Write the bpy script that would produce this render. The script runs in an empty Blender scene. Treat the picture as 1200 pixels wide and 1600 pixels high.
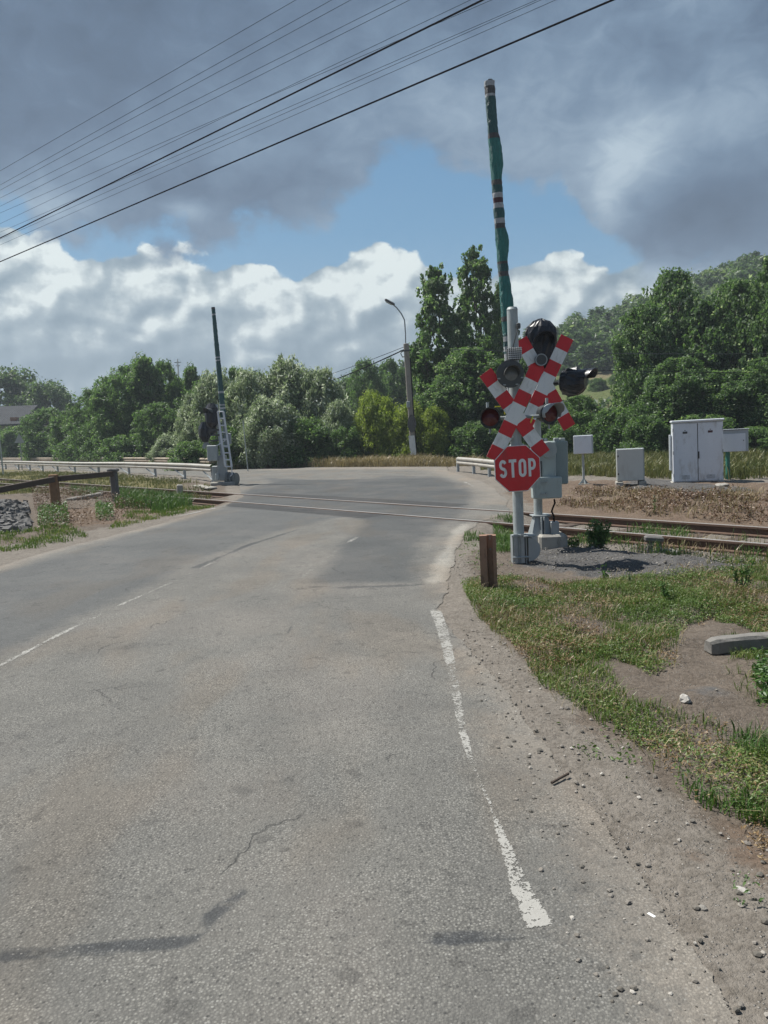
import bpy, math, random
import numpy as np
from mathutils import Vector, Matrix
from mathutils.geometry import tessellate_polygon
random.seed(7)
RS = np.random.RandomState(11)
R = math.radians
scene = bpy.context.scene
COL = scene.collection

# ------------------------------------------------------------------ camera
F = 1200.0; CH = 1.65; PITCH = math.atan(120/1200.0); ROLL = R(2.2)
CAMR = Matrix.Rotation(math.pi/2 - PITCH, 3, 'X') @ Matrix.Rotation(-ROLL, 3, 'Z')
def ray(px, py):
    return CAMR @ Vector(((px-600)/F, -(py-800)/F, -1.0))
def G(px, py, z=0.0):          # ground point seen at a photo pixel
    r = ray(px, py); t = (z-CH)/r.z
    return (r.x*t, r.y*t)
def P(px, py, Y):              # point at depth Y seen at a photo pixel
    r = ray(px, py); t = Y/r.y
    return (r.x*t, Y, CH+r.z*t)
cd = bpy.data.cameras.new('camera'); cam = bpy.data.objects.new('camera', cd); COL.objects.link(cam)
cam.location = (0, 0, CH); cam.rotation_euler = CAMR.to_euler()
cd.sensor_fit = 'VERTICAL'; cd.sensor_height = 36; cd.lens = F/1600*36
cd.clip_start = 0.05; cd.clip_end = 3000
scene.camera = cam
scene.cycles.max_bounces = 4; scene.cycles.diffuse_bounces = 2; scene.cycles.glossy_bounces = 2; scene.cycles.transmission_bounces = 2; scene.cycles.transparent_max_bounces = 10
scene.view_settings.view_transform = 'Standard'; scene.view_settings.look = 'None'
scene.view_settings.exposure = 1.1; scene.view_settings.gamma = 1

# ------------------------------------------------------------------ node helper
class NT:
    def __init__(s, tree): s.t = tree; s.n = tree.nodes; s.l = tree.links
    def new(s, typ, **kw):
        n = s.n.new(typ)
        for k, v in kw.items(): setattr(n, k, v)
        return n
    def put(s, sock, v):
        if v is None: return
        if hasattr(v, 'is_output') or isinstance(v, bpy.types.NodeSocket): s.l.new(v, sock)
        else:
            if isinstance(v, (tuple, list)) and len(v) == 3 and sock.type == 'RGBA': v = (*v, 1)
            sock.default_value = v
    def m(s, op, a, b=None, c=None, clamp=False):
        n = s.new('ShaderNodeMath', operation=op, use_clamp=clamp)
        for i, v in enumerate((a, b, c)): s.put(n.inputs[i], v)
        return n.outputs[0]
    def mr(s, v, a, b, c=0.0, d=1.0, smooth=True):
        n = s.new('ShaderNodeMapRange', interpolation_type='SMOOTHSTEP' if smooth else 'LINEAR')
        for i, x in enumerate((v, a, b, c, d)): s.put(n.inputs[i], x)
        return n.outputs[0]
    def mix(s, f, a, b, bt='MIX'):
        n = s.new('ShaderNodeMix', data_type='RGBA', blend_type=bt)
        s.put(n.inputs[0], f); s.put(n.inputs[6], a); s.put(n.inputs[7], b)
        return n.outputs[2]
    dim = '3D'
    def noise(s, vec, scale, detail=4, rough=.55, dist=0.0, lac=2.0):
        n = s.new('ShaderNodeTexNoise', noise_dimensions=s.dim); s.put(n.inputs['Vector'], vec)
        n.inputs['Scale'].default_value = scale; n.inputs['Detail'].default_value = detail
        n.inputs['Roughness'].default_value = rough; n.inputs['Distortion'].default_value = dist
        n.inputs['Lacunarity'].default_value = lac
        return n.outputs['Fac']
    def vor(s, vec, scale, out='Distance', feature='F1', rnd=1.0):
        n = s.new('ShaderNodeTexVoronoi', feature=feature, voronoi_dimensions=s.dim); s.put(n.inputs['Vector'], vec)
        n.inputs['Scale'].default_value = scale; n.inputs['Randomness'].default_value = rnd
        return n.outputs[out]
    def ramp(s, f, stops, interp='LINEAR'):
        n = s.new('ShaderNodeValToRGB'); s.put(n.inputs[0], f); cr = n.color_ramp; cr.interpolation = interp
        while len(cr.elements) < len(stops): cr.elements.new(0.5)
        for e, (p, c) in zip(cr.elements, stops):
            e.position = p; e.color = (*c, 1) if len(c) == 3 else c
        return n.outputs[0]
    def curve(s, f, pts):
        n = s.new('ShaderNodeFloatCurve'); s.put(n.inputs['Value'], f)
        c = n.mapping.curves[0]
        while len(c.points) < len(pts): c.points.new(.5, .5)
        for q, (x, y) in zip(c.points, sorted(pts)): q.location = (x, y); q.handle_type = 'AUTO_CLAMPED'
        n.mapping.update()
        return n.outputs[0]
    def scalev(s, v, xyz, off=(0, 0, 0)):
        n = s.new('ShaderNodeMapping'); s.put(n.inputs[0], v); n.inputs['Scale'].default_value = xyz
        n.inputs['Location'].default_value = off
        return n.outputs[0]

def srgb(r, g, b):
    f = lambda c: (c/255/12.92) if c/255 <= .04045 else ((c/255+.055)/1.055)**2.4
    return (f(r), f(g), f(b))

# ------------------------------------------------------------------ world
SUN_EL = R(59); SDX, SDY = 0.90, -0.43        # horizontal direction in which shadows fall
_l = math.hypot(SDX, SDY); SDX /= _l; SDY /= _l
def make_world():
    w = bpy.data.worlds.new('World'); scene.world = w; w.use_nodes = True
    t = NT(w.node_tree); t.dim = '2D'; w.node_tree.nodes.clear()
    out = t.new('ShaderNodeOutputWorld'); bg = t.new('ShaderNodeBackground')
    t.l.new(bg.outputs[0], out.inputs[0]); bg.inputs[1].default_value = 0.1
    sky = t.new('ShaderNodeTexSky', sky_type='NISHITA', sun_disc=False)
    sky.sun_elevation = SUN_EL; sky.sun_rotation = math.atan2(-SDX, -SDY)
    sky.air_density = 1.0; sky.dust_density = 1.2; sky.ozone_density = 2.0
    tc = t.new('ShaderNodeTexCoord').outputs['Generated']
    sep = t.new('ShaderNodeSeparateXYZ'); t.l.new(tc, sep.inputs[0])
    az = t.m('ARCTAN2', sep.outputs[0], sep.outputs[1]); el = t.m('ARCSINE', sep.outputs[2])
    def ae(px, py):
        r = ray(px, py).normalized(); return math.atan2(r.x, r.y), math.asin(r.z)
    comb = t.new('ShaderNodeCombineXYZ'); t.put(comb.inputs[0], az); t.put(comb.inputs[1], t.m('MULTIPLY', el, 1.25))
    p = comb.outputs[0]
    wob = t.m('MULTIPLY', t.m('SUBTRACT', t.noise(p, 9, 6, .65), .5), .09)
    s = t.m('MULTIPLY_ADD', t.m('ADD', az, wob), 0.7, 0.5)
    cv = lambda pts: t.curve(s, [(ae(x, y)[0]*.7+.5, ae(x, y)[1]/0.8) for x, y in pts])
    # undersides of the high dark cloud, and the tops of the low white bank
    B = t.m('MULTIPLY', cv([(-300, 330), (0, 305), (60, 325), (140, 368), (240, 395), (330, 388), (420, 356), (500, 330), (560, 300), (610, 274), (650, 282), (700, 312), (760, 322), (850, 312), (885, 298), (908, 325), (935, 385), (980, 425), (1080, 445), (1200, 430), (1300, 430)]), 0.8)
    T = t.m('MULTIPLY', cv([(-300, 360), (0, 355), (60, 372), (130, 370), (190, 384), (250, 374), (330, 398), (390, 418), (450, 420), (505, 400), (575, 382), (630, 400), (700, 416), (780, 418), (850, 400), (930, 405), (1000, 400), (1300, 400)]), 0.8)
    n1 = t.noise(p, 4.0, 7, .55, .2); n2 = t.noise(p, 11, 6, .6); n3 = t.noise(t.scalev(p, (1, 1, 1), (3.1, 1.7, 0)), 2.2, 5, .5, .3)
    # billowy noise with light from the upper left
    def puff(off):
        q = t.scalev(p, (1, 1, 1), off)
        wn = t.new('ShaderNodeTexNoise', noise_dimensions='2D'); t.put(wn.inputs['Vector'], q); wn.inputs['Scale'].default_value = 14; wn.inputs['Detail'].default_value = 4
        vm = t.new('ShaderNodeVectorMath', operation='SCALE'); t.l.new(wn.outputs['Color'], vm.inputs[0]); vm.inputs['Scale'].default_value = .055
        va = t.new('ShaderNodeVectorMath', operation='ADD'); t.l.new(q, va.inputs[0]); t.l.new(vm.outputs[0], va.inputs[1])
        a = t.vor(va.outputs[0], 13, feature='SMOOTH_F1'); b = t.vor(va.outputs[0], 30, feature='SMOOTH_F1')
        c = t.noise(q, 40, 4, .6)
        return t.m('ADD', t.m('ADD', t.m('MULTIPLY', t.m('SUBTRACT', .5, a), 1.0), t.m('MULTIPLY', t.m('SUBTRACT', .5, b), .45)), t.m('MULTIPLY', c, .35))
    pf = puff((0, 0, 0)); pf2 = puff((.010, -.014, 0))
    # dark upper layer
    fringe = t.m('ADD', t.m('MULTIPLY', t.m('SUBTRACT', n1, .5), .16), t.m('MULTIPLY', t.m('SUBTRACT', n2, .5), .09))
    dB = t.m('ADD', t.m('SUBTRACT', el, B), fringe)
    m1 = t.mr(dB, -.010, .018)
    fade = t.mr(az, ae(940, 300)[0], ae(880, 300)[0])
    dT = t.m('ADD', t.m('SUBTRACT', T, el), t.m('MULTIPLY', t.m('SUBTRACT', pf, .45), .05))
    m2 = t.mr(dT, -.002, .005)
    def blob(px, py, rx, ry):
        a, e = ae(px, py)
        dx = t.m('DIVIDE', t.m('SUBTRACT', az, a), rx/F); dy = t.m('DIVIDE', t.m('SUBTRACT', el, e), ry/F)
        d = t.m('ADD', t.m('MULTIPLY', dx, dx), t.m('MULTIPLY', dy, dy))
        return t.m('EXPONENT', t.m('MULTIPLY', d, -1.0))
    # brightness of the dark layer
    v = t.m('MULTIPLY_ADD', t.m('SUBTRACT', n3, .5), 1.1, .36)
    v = t.m('ADD', v, t.m('MULTIPLY', t.m('SUBTRACT', n2, .5), .45))
    v = t.m('ADD', v, t.m('MULTIPLY', t.m('SUBTRACT', n1, .5), .4))
    for args, k in (((1130, 180, 100, 34), .17), ((1200, 130, 90, 50), .16), ((1035, 235, 60, 45), .15), ((945, 320, 34, 60), .38), ((1000, 440, 90, 24), .4), ((900, 420, 60, 30), .4), ((990, 260, 60, 60), .28), ((820, 210, 150, 90), .16), ((700, 130, 180, 120), .14),
                    ((290, 328, 34, 15), .45), ((70, 318, 80, 20), .35), ((380, 110, 120, 70), .14), ((150, 80, 200, 110), -.16), ((560, 60, 200, 60), -.12), ((400, 310, 150, 34), -.14),
                    ((1110, 350, 190, 55), -.30), ((730, 280, 140, 30), -.06), ((990, 90, 150, 60), -.05)):
        v = t.m('ADD', v, t.m('MULTIPLY', blob(*args), k))
    n5 = t.noise(t.scalev(p, (1, 1.5, 1), (2, 5, 0)), 20, 6, .65, .6)
    v = t.m('ADD', v, t.m('MULTIPLY', t.m('SUBTRACT', n5, .5), .35))
    cd_ = t.ramp(v, [(0, srgb(62, 80, 104)), (.3, srgb(83, 102, 127)), (.55, srgb(109, 128, 151)), (.8, srgb(143, 158, 176)), (1, srgb(180, 190, 201))])
    # brightness of the low bank: bright crests, grey-blue base
    em = t.m('MULTIPLY', t.m('SUBTRACT', pf, pf2), 1.5)
    bs = t.m('ADD', t.mr(dT, 0.0, .17, .80, .24), em)
    bs = t.m('ADD', bs, t.m('MULTIPLY', t.m('SUBTRACT', n2, .5), .55))
    for args, k in (((570, 425, 130, 40), .2), ((200, 420, 160, 40), .15), ((870, 465, 90, 24), .25), ((120, 570, 140, 60), -.06), ((420, 560, 200, 40), -.18), ((60, 440, 90, 30), .1), ((980, 430, 120, 30), -.12), ((450, 500, 170, 36), .12)):
        bs = t.m('ADD', bs, t.m('MULTIPLY', blob(*args), k))
    cb = t.ramp(bs, [(0, srgb(112, 130, 144)), (.3, srgb(131, 146, 158)), (.6, srgb(161, 171, 178)), (.85, srgb(206, 209, 209)), (1, srgb(234, 234, 230))])
    x10 = lambda c: t.mix(1.0, c, (4.75, 5.2, 5.35), 'MULTIPLY')
    skyc = t.mix(.8, t.mix(1.0, sky.outputs[0], (.45, .6, .62), 'MULTIPLY'), x10(t.ramp(t.m('DIVIDE', el, .5), [(0, srgb(150, 175, 196)), (.5, srgb(93, 141, 178)), (1, srgb(72, 120, 164))])))
    c = t.mix(m2, skyc, x10(cb))
    m1b = t.m('MAXIMUM', m1, 0)
    # above/right of the gap the upper layer covers the bank
    c = t.mix(m1b, c, x10(cd_))
    t.l.new(c, bg.inputs[0])
    w.cycles.sampling_method = 'MANUAL'; w.cycles.sample_map_resolution = 256
make_world()
sd = bpy.data.lights.new('sun', 'SUN'); sd.energy = 3.0; sd.angle = R(.6); sd.color = (1, .965, .90)
sun = bpy.data.objects.new('sun', sd); COL.objects.link(sun)
sun.rotation_euler = Vector((SDX*math.cos(SUN_EL), SDY*math.cos(SUN_EL), -math.sin(SUN_EL))).to_track_quat('-Z', 'Y').to_euler()
sun.location = (-20, 10, 30)

# ------------------------------------------------------------------ materials
def newmat(name):
    m = bpy.data.materials.new(name); m.use_nodes = True; t = NT(m.node_tree); m.node_tree.nodes.clear()
    o = t.new('ShaderNodeOutputMaterial'); b = t.new('ShaderNodeBsdfPrincipled'); t.l.new(b.outputs[0], o.inputs[0])
    return m, t, b, o
def bump(t, b, h, strength=.5, dist=.01):
    n = t.new('ShaderNodeBump'); n.inputs['Strength'].default_value = strength; n.inputs['Distance'].default_value = dist
    t.put(n.inputs['Height'], h); t.l.new(n.outputs[0], b.inputs['Normal'])
def paint(name, c, rough=.5, metal=0.0, var=.18, scale=6, dirt=None, dirt_amt=.35, bmp=.15, fine=60):
    m, t, b, o = newmat(name)
    tc = t.new('ShaderNodeTexCoord').outputs['Object']
    n = t.noise(tc, scale, 6, .6); n2 = t.noise(tc, fine, 3)
    lo = tuple(x*(1-var) for x in c); hi = tuple(min(1, x*(1+var)) for x in c)
    col = t.mix(n, lo, hi)
    d = dirt or tuple(x*.45 for x in (c[0]*.6+.12, c[1]*.6+.1, c[2]*.6+.08))
    f = t.m('MULTIPLY', t.mr(t.noise(t.scalev(tc, (1, 1, .35), (4, 2, 1)), scale*2.2, 7, .68), .5, .72), dirt_amt)
    col = t.mix(f, col, d)
    t.put(b.inputs['Base Color'], col); b.inputs['Metallic'].default_value = metal
    t.put(b.inputs['Roughness'], t.mr(n2, .2, .8, max(0, rough-.12), min(1, rough+.12)))
    bump(t, b, t.m('ADD', n2, n), bmp, .004)
    return m
M = {}
M['galv'] = paint('galvanised_steel', (.36, .39, .40), .5, .35, .15, 8)
M['galv_light'] = paint('light_grey_paint', (.40, .44, .44), .5, .1, .1, 5)
M['greygreen'] = paint('grey_green_enamel', (.27, .33, .33), .45, .0, .1, 4)
M['greygreen_light'] = paint('pale_grey_green_enamel', (.40, .46, .45), .45, .0, .1, 4)
M['white_box'] = paint('white_enamel', (.74, .775, .82), .42, 0, .06, 2, dirt=(.33, .29, .23), dirt_amt=.5, bmp=.05)
M['cream_box'] = paint('cream_enamel', (.60, .61, .57), .45, 0, .06, 2, dirt=(.33, .30, .24), dirt_amt=.35, bmp=.05)
M['boxside'] = paint('grey_box_side', (.45, .49, .52), .5, 0, .08, 3)  # greyer and darker than the white doors; also used on the distant mast
M['red'] = paint('reflective_red', (.62, .022, .03), .38, 0, .08, 4, dirt=(.25, .05, .045), dirt_amt=.5, bmp=.03)
M['white'] = paint('reflective_white', (.78, .80, .80), .4, 0, .05, 4, dirt=(.36, .36, .34), dirt_amt=.6, bmp=.03)
M['black'] = paint('black_plastic', (.022, .024, .026), .42, 0, .2, 8, dirt=(.06, .055, .05), dirt_amt=.3)
M['bag'] = paint('black_plastic_sheet', (.018, .020, .027), .36, 0, .3, 12, dirt=(.04, .04, .05), dirt_amt=.3, bmp=.9, fine=26)
M['darkgrey'] = paint('dark_grey_housing', (.075, .08, .08), .5, 0, .15, 8)
M['lens_red'] = paint('dark_red_lens', (.10, .012, .014), .15, 0, .1, 20)
M['lens_grey'] = paint('grey_lens', (.16, .18, .19), .2, 0, .1, 20)
M['rust'] = paint('rusty_steel', (.32, .19, .135), .85, .1, .4, 7, dirt=(.06, .04, .03), dirt_amt=.6, bmp=.7)
M['rust_dark'] = paint('dark_rusty_rail', (.13, .082, .06), .8, .2, .35, 7, dirt=(.16, .09, .05), dirt_amt=.4, bmp=.6)
M['railtop'] = paint('polished_rail_head', (.50, .49, .47), .45, .3, .1, 20, dirt=(.3, .27, .24), dirt_amt=.3)
M['wood_orange'] = paint('orange_brown_wood', (.27, .16, .085), .85, 0, .3, 9, dirt=(.10, .07, .05), dirt_amt=.6, bmp=.8)
M['wood_dark'] = paint('dark_weathered_beam', (.085, .062, .048), .85, 0, .3, 9, bmp=.7)
M['wood_grey'] = paint('grey_weathered_wood', (.25, .235, .21), .9, 0, .25, 9, bmp=.8)
M['concrete'] = paint('weathered_concrete', (.38, .36, .32), .9, 0, .2, 6, dirt=(.14, .125, .105), dirt_amt=.6, bmp=.7)
M['beam_grey'] = paint('weathered_grey_beam', (.20, .19, .175), .9, 0, .25, 9, dirt=(.09, .08, .07), dirt_amt=.6, bmp=.8)
M['concrete_dark'] = paint('dark_concrete', (.15, .145, .14), .9, 0, .25, 6, bmp=.7)
M['pole'] = paint('concrete_pole', (.30, .275, .24), .9, 0, .25, 3, dirt=(.12, .10, .085), dirt_amt=.6, bmp=.5)
M['greenpost'] = paint('green_painted_post', (.03, .17, .13), .5, 0, .12, 8)
M['yellow'] = paint('yellow_tape', (.75, .72, .05), .5)
M['cable'] = paint('black_cable', (.02, .02, .022), .6)
M['wire'] = paint('grey_wire', (.05, .057, .066), 1.0)
for k_ in ('wire', 'cable'): M[k_].node_tree.nodes['Principled BSDF'].inputs['Specular IOR Level'].default_value = 0.0
M['guard'] = paint('zinc_guardrail', (.44, .42, .38), .5, .15, .2, 1.2, dirt=(.20, .13, .08), dirt_amt=.5)
M['guard_old'] = paint('rusty_guardrail', (.36, .30, .23), .6, .1, .25, .8, dirt=(.15, .09, .055), dirt_amt=.8)
M['wheelwt'] = paint('dull_counterweight', (.20, .215, .21), .6, .2, .2, 5)
M['litter'] = paint('white_paper', (.8, .8, .78), .8, bmp=.1)
M['stone_pale'] = paint('pale_stone', (.42, .40, .37), .95, 0, .2, 20, bmp=.8)
M['brick'] = paint('orange_brick', (.32, .15, .09), .9)
M['wall'] = paint('beige_plaster', (.45, .40, .33), .9, scale=1)
M['bark'] = paint('grey_brown_bark', (.11, .095, .075), .95, 0, .3, 4, bmp=1.0)
M['glass'] = paint('dark_glass', (.03, .035, .04), .1)
def fabric(name, c):
    m, t, b, o = newmat(name); tc = t.new('ShaderNodeTexCoord').outputs['Object']
    st = t.noise(t.scalev(tc, (22, 22, 3.0)), 1, 5, .6, 1.2); n2 = t.noise(tc, 5, 4)
    col = t.mix(st, tuple(x*.55 for x in c), tuple(x*1.5 for x in c)); col = t.mix(t.m('MULTIPLY', n2, .35), col, (.05, .09, .10))
    t.put(b.inputs['Base Color'], col); b.inputs['Roughness'].default_value = .5; bump(t, b, t.m('ADD', st, t.noise(t.scalev(tc, (30, 30, 9)), 1, 3, .6, 2.0)), 1.0, .05)
    return m
M['fab'] = fabric('green_mesh_fabric', (.06, .28, .25)); M['fab_dark'] = fabric('dark_green_fabric', (.055, .15, .15))
M['tape'] = fabric('brown_tape', (.13, .12, .12)); M['tape_white'] = fabric('white_tape', (.62, .64, .66)); M['tape_red'] = fabric('dull_red_tape', (.13, .045, .05))
def roof_mat():
    m, t, b, o = newmat('grey_roof_tiles'); tc = t.new('ShaderNodeTexCoord').outputs['Object']
    w = t.new('ShaderNodeTexWave', wave_type='BANDS', bands_direction='X'); t.put(w.inputs[0], tc); w.inputs['Scale'].default_value = 1.0
    w2 = t.new('ShaderNodeTexWave', wave_type='BANDS', bands_direction='Z', wave_profile='SAW'); t.put(w2.inputs[0], tc); w2.inputs['Scale'].default_value = .9
    h = t.m('ADD', w.outputs['Fac'], t.m('MULTIPLY', w2.outputs['Fac'], .7))
    t.put(b.inputs['Base Color'], t.mix(t.noise(tc, 1.2, 5), (.05, .053, .058), (.09, .093, .10))); b.inputs['Roughness'].default_value = .9; b.inputs['Specular IOR Level'].default_value = .1
    bump(t, b, h, .6, .06); return m
M['roof'] = roof_mat()

def foliage(name, stops, transl=.28, rough=.45, spec=.5, tint=(1.15, 1.25, .7)):
    m, t, b, o = newmat(name)
    a = t.new('ShaderNodeAttribute', attribute_name='tone').outputs['Fac']
    col = t.ramp(a, stops)
    t.put(b.inputs['Base Color'], col); b.inputs['Roughness'].default_value = rough; b.inputs['Specular IOR Level'].default_value = spec
    tr = t.new('ShaderNodeBsdfTranslucent'); t.put(tr.inputs[0], t.mix(1, col, tint, 'MULTIPLY'))
    mx = t.new('ShaderNodeMixShader'); mx.inputs[0].default_value = transl
    t.l.new(b.outputs[0], mx.inputs[1]); t.l.new(tr.outputs[0], mx.inputs[2]); t.l.new(mx.outputs[0], o.inputs[0])
    return m
M['leaf_dark'] = foliage('dark_green_leaves', [(0, (.075, .13, .055)), (.45, (.115, .20, .075)), (.8, (.165, .265, .10)), (1, (.26, .34, .17))], .55)
M['leaf_willow'] = foliage('silvery_leaves', [(0, (.15, .21, .11)), (.35, (.26, .33, .18)), (.7, (.42, .48, .33)), (1, (.82, .85, .78))], .48, tint=(1.0, 1.06, .82))
M['leaf_yellow'] = foliage('yellow_green_leaves', [(0, (.15, .21, .045)), (.5, (.25, .32, .065)), (1, (.38, .44, .11))], .55)
M['leaf_poplar'] = foliage('poplar_leaves', [(0, (.075, .135, .055)), (.5, (.12, .205, .08)), (.85, (.18, .27, .12)), (1, (.45, .52, .40))], .55, .5, .4)
M['leaf_hill'] = foliage('hill_leaves', [(0, (.06, .105, .045)), (.5, (.10, .165, .065)), (.85, (.15, .225, .09)), (1, (.26, .33, .17))], .5)
M['grass_green'] = foliage('ground_cover_leaves', [(0, (.07, .12, .028)), (.5, (.125, .20, .045)), (.82, (.22, .25, .08)), (1, (.40, .32, .18))], .3)
M['grass_lush'] = foliage('green_weed_leaves', [(0, (.045, .10, .022)), (.5, (.085, .17, .035)), (1, (.17, .25, .08))], .25)
M['grass_dry'] = foliage('dry_grass_blades', [(0, (.20, .16, .085)), (.5, (.34, .27, .15)), (1, (.50, .42, .27))], .15)
M['grass_field'] = foliage('field_grass_blades', [(0, (.08, .11, .03)), (.5, (.16, .17, .06)), (1, (.30, .26, .13))], .2)
M['dead'] = foliage('dead_brown_leaves', [(0, (.07, .042, .028)), (.5, (.15, .085, .05)), (1, (.26, .17, .10))], .1)
M['moss_red'] = foliage('reddish_dry_plants', [(0, (.12, .07, .035)), (.5, (.20, .12, .055)), (1, (.30, .22, .11))], .1)

# ------------------------------------------------------------------ mesh collector
class MB:
    def __init__(s): s.v = []; s.f = []; s.mi = []; s.ch = []
    def add(s, vs, fs, mi=0):
        o = len(s.v); s.v += [tuple(v) for v in vs]; s.f += [tuple(i+o for i in f) for f in fs]; s.mi += [mi]*len(fs); s.ch.append((o, len(s.f)-len(fs), len(s.v), len(s.f)))
    def box(s, c, size, rot=None, mi=0, bev=0.0):
        sx, sy, sz = (q/2 for q in size)
        if bev:
            b = min(bev, sx*.9, sy*.9, sz*.9)
            loops = []
            for z, i in ((-sz, b), (-sz+b, 0), (sz-b, 0), (sz, b)):
                x, y = sx-i, sy-i
                loops.append([(x-b, -y, z), (x, -y+b, z), (x, y-b, z), (x-b, y, z), (-x+b, y, z), (-x, y-b, z), (-x, -y+b, z), (-x+b, -y, z)])
            vs = [p for l in loops for p in l]; n = 8
            fs = [(k*n+i, k*n+(i+1) % n, (k+1)*n+(i+1) % n, (k+1)*n+i) for k in range(3) for i in range(n)]
            fs += [tuple(range(n-1, -1, -1)), tuple(range(3*n, 4*n))]
        else:
            vs = [(x, y, z) for z in (-sz, sz) for y in (-sy, sy) for x in (-sx, sx)]
            fs = [(0, 2, 3, 1), (4, 5, 7, 6), (0, 1, 5, 4), (2, 6, 7, 3), (0, 4, 6, 2), (1, 3, 7, 5)]
        m = rot if rot is not None else Matrix.Identity(3)
        s.add([m @ Vector(v) + Vector(c) for v in vs], fs, mi); return s
    def tube(s, pts, r, n=12, mi=0, cap=True):
        pts = [Vector(p) for p in pts]; rs = r if isinstance(r, (list, tuple)) else [r]*len(pts)
        vs = []; up = None
        for i, p in enumerate(pts):
            d = (pts[min(i+1, len(pts)-1)]-pts[max(i-1, 0)]).normalized()
            if up is None:
                up = Vector((0, 0, 1)) if abs(d.z) < .9 else Vector((1, 0, 0))
            a = d.cross(up).normalized(); b = a.cross(d).normalized(); up = b
            for k in range(n):
                t = 2*math.pi*k/n
                vs.append(p+(a*math.cos(t)+b*math.sin(t))*rs[i])
        m = len(pts)
        fs = [(k*n+i, k*n+(i+1) % n, (k+1)*n+(i+1) % n, (k+1)*n+i) for k in range(m-1) for i in range(n)]
        if cap: fs += [tuple(range(n-1, -1, -1)), tuple(range((m-1)*n, m*n))]
        s.add(vs, fs, mi); return s
    def prism(s, poly, axis_mat, depth, mi=0):      # poly in local xz plane, extruded along +y
        n = len(poly)
        vs = [(x, 0, z) for x, z in poly]+[(x, depth, z) for x, z in poly]
        fs = [tuple(range(n)), tuple(range(2*n-1, n-1, -1))]+[(i, i+n, (i+1) % n+n, (i+1) % n) for i in range(n)]
        s.add([axis_mat @ Vector(v) for v in vs], fs, mi); return s
    def build_each(s, name, mat, parent=None, smooth=False):
        for v0, f0, v1, f1 in s.ch:
            q = MB(); q.v = s.v[v0:v1]; q.f = [tuple(i-v0 for i in f) for f in s.f[f0:f1]]; q.mi = s.mi[f0:f1]; q.build(name, mat, parent, smooth)
    def build(s, name, mat, parent=None, smooth=False, loc=None, rot=None):
        me = bpy.data.meshes.new(name); me.from_pydata(s.v, [], s.f)
        for mm in (mat if isinstance(mat, (list, tuple)) else [mat]): me.materials.append(mm)
        me.polygons.foreach_set('material_index', s.mi)
        me.polygons.foreach_set('use_smooth', [smooth and len(f) < 8 for f in s.f])
        if smooth and hasattr(me, 'set_sharp_from_angle'): me.set_sharp_from_angle(angle=R(38))
        me.update(); o = bpy.data.objects.new(name, me); COL.objects.link(o)
        if parent: o.parent = parent
        if loc is not None: o.location = loc
        if rot is not None: o.rotation_euler = rot
        return o
def tag(o, label=None, cat=None, group=None, kind=None):
    if label: o['label'] = label
    if cat: o['category'] = cat
    if group: o['group'] = group
    if kind: o['kind'] = kind
    return o
def empty(name, loc, rot=(0, 0, 0), **kw):
    o = bpy.data.objects.new(name, None); COL.objects.link(o); o.location = loc; o.rotation_euler = rot
    o.empty_display_size = .2
    return tag(o, **kw)
def T4(loc=(0, 0, 0), rx=0, ry=0, rz=0):
    return Matrix.Translation(loc) @ Matrix.Rotation(rz, 4, 'Z') @ Matrix.Rotation(ry, 4, 'Y') @ Matrix.Rotation(rx, 4, 'X')

# numpy helpers
def vnoise(x, y, sc, seed=0):
    x = np.asarray(x)*sc+seed*17.3; y = np.asarray(y)*sc-seed*9.1
    xi = np.floor(x); yi = np.floor(y); fx = x-xi; fy = y-yi
    fx = fx*fx*(3-2*fx); fy = fy*fy*(3-2*fy)
    h = lambda a, b: np.modf(np.abs(np.sin(a*127.1+b*311.7+seed*3.3)*43758.5453))[0]
    return (h(xi, yi)*(1-fx)+h(xi+1, yi)*fx)*(1-fy)+(h(xi, yi+1)*(1-fx)+h(xi+1, yi+1)*fx)*fy
def fbm(x, y, sc, seed=0, o=4):
    return sum(vnoise(x, y, sc*2**k, seed+k)*.5**k for k in range(o))/sum(.5**k for k in range(o))
def inpoly(x, y, poly):
    r = np.zeros(x.shape, bool); n = len(poly)
    for i in range(n):
        x1, y1 = poly[i]; x2, y2 = poly[(i+1) % n]
        c = ((y1 > y) != (y2 > y)) & (x < (x2-x1)*(y-y1)/((y2-y1) if y2 != y1 else 1e-9)+x1)
        r ^= c
    return r
def polydist(x, y, poly, closed=True):
    d = np.full(x.shape, 1e9); n = len(poly)
    for i in range(n if closed else n-1):
        x1, y1 = poly[i]; x2, y2 = poly[(i+1) % n]
        dx, dy = x2-x1, y2-y1; L = dx*dx+dy*dy+1e-12
        t = np.clip(((x-x1)*dx+(y-y1)*dy)/L, 0, 1)
        d = np.minimum(d, np.hypot(x-x1-t*dx, y-y1-t*dy))
    return d
def np_mesh(name, V, Fq, mat, tone=None, smooth=False):
    me = bpy.data.meshes.new(name); V = np.ascontiguousarray(V, np.float32); Fq = np.ascontiguousarray(Fq, np.int32)
    k = Fq.shape[1]; nf = len(Fq)
    me.vertices.add(len(V)); me.vertices.foreach_set('co', V.ravel())
    me.loops.add(nf*k); me.loops.foreach_set('vertex_index', Fq.ravel())
    me.polygons.add(nf); me.polygons.foreach_set('loop_start', np.arange(0, nf*k, k, dtype=np.int32))
    me.polygons.foreach_set('use_smooth', np.full(nf, smooth))
    if tone is not None:
        a = me.attributes.new('tone', 'FLOAT', 'FACE'); a.data.foreach_set('value', np.ascontiguousarray(tone, np.float32))
    me.materials.append(mat); me.update(calc_edges=True); me.validate()
    return me

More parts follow.
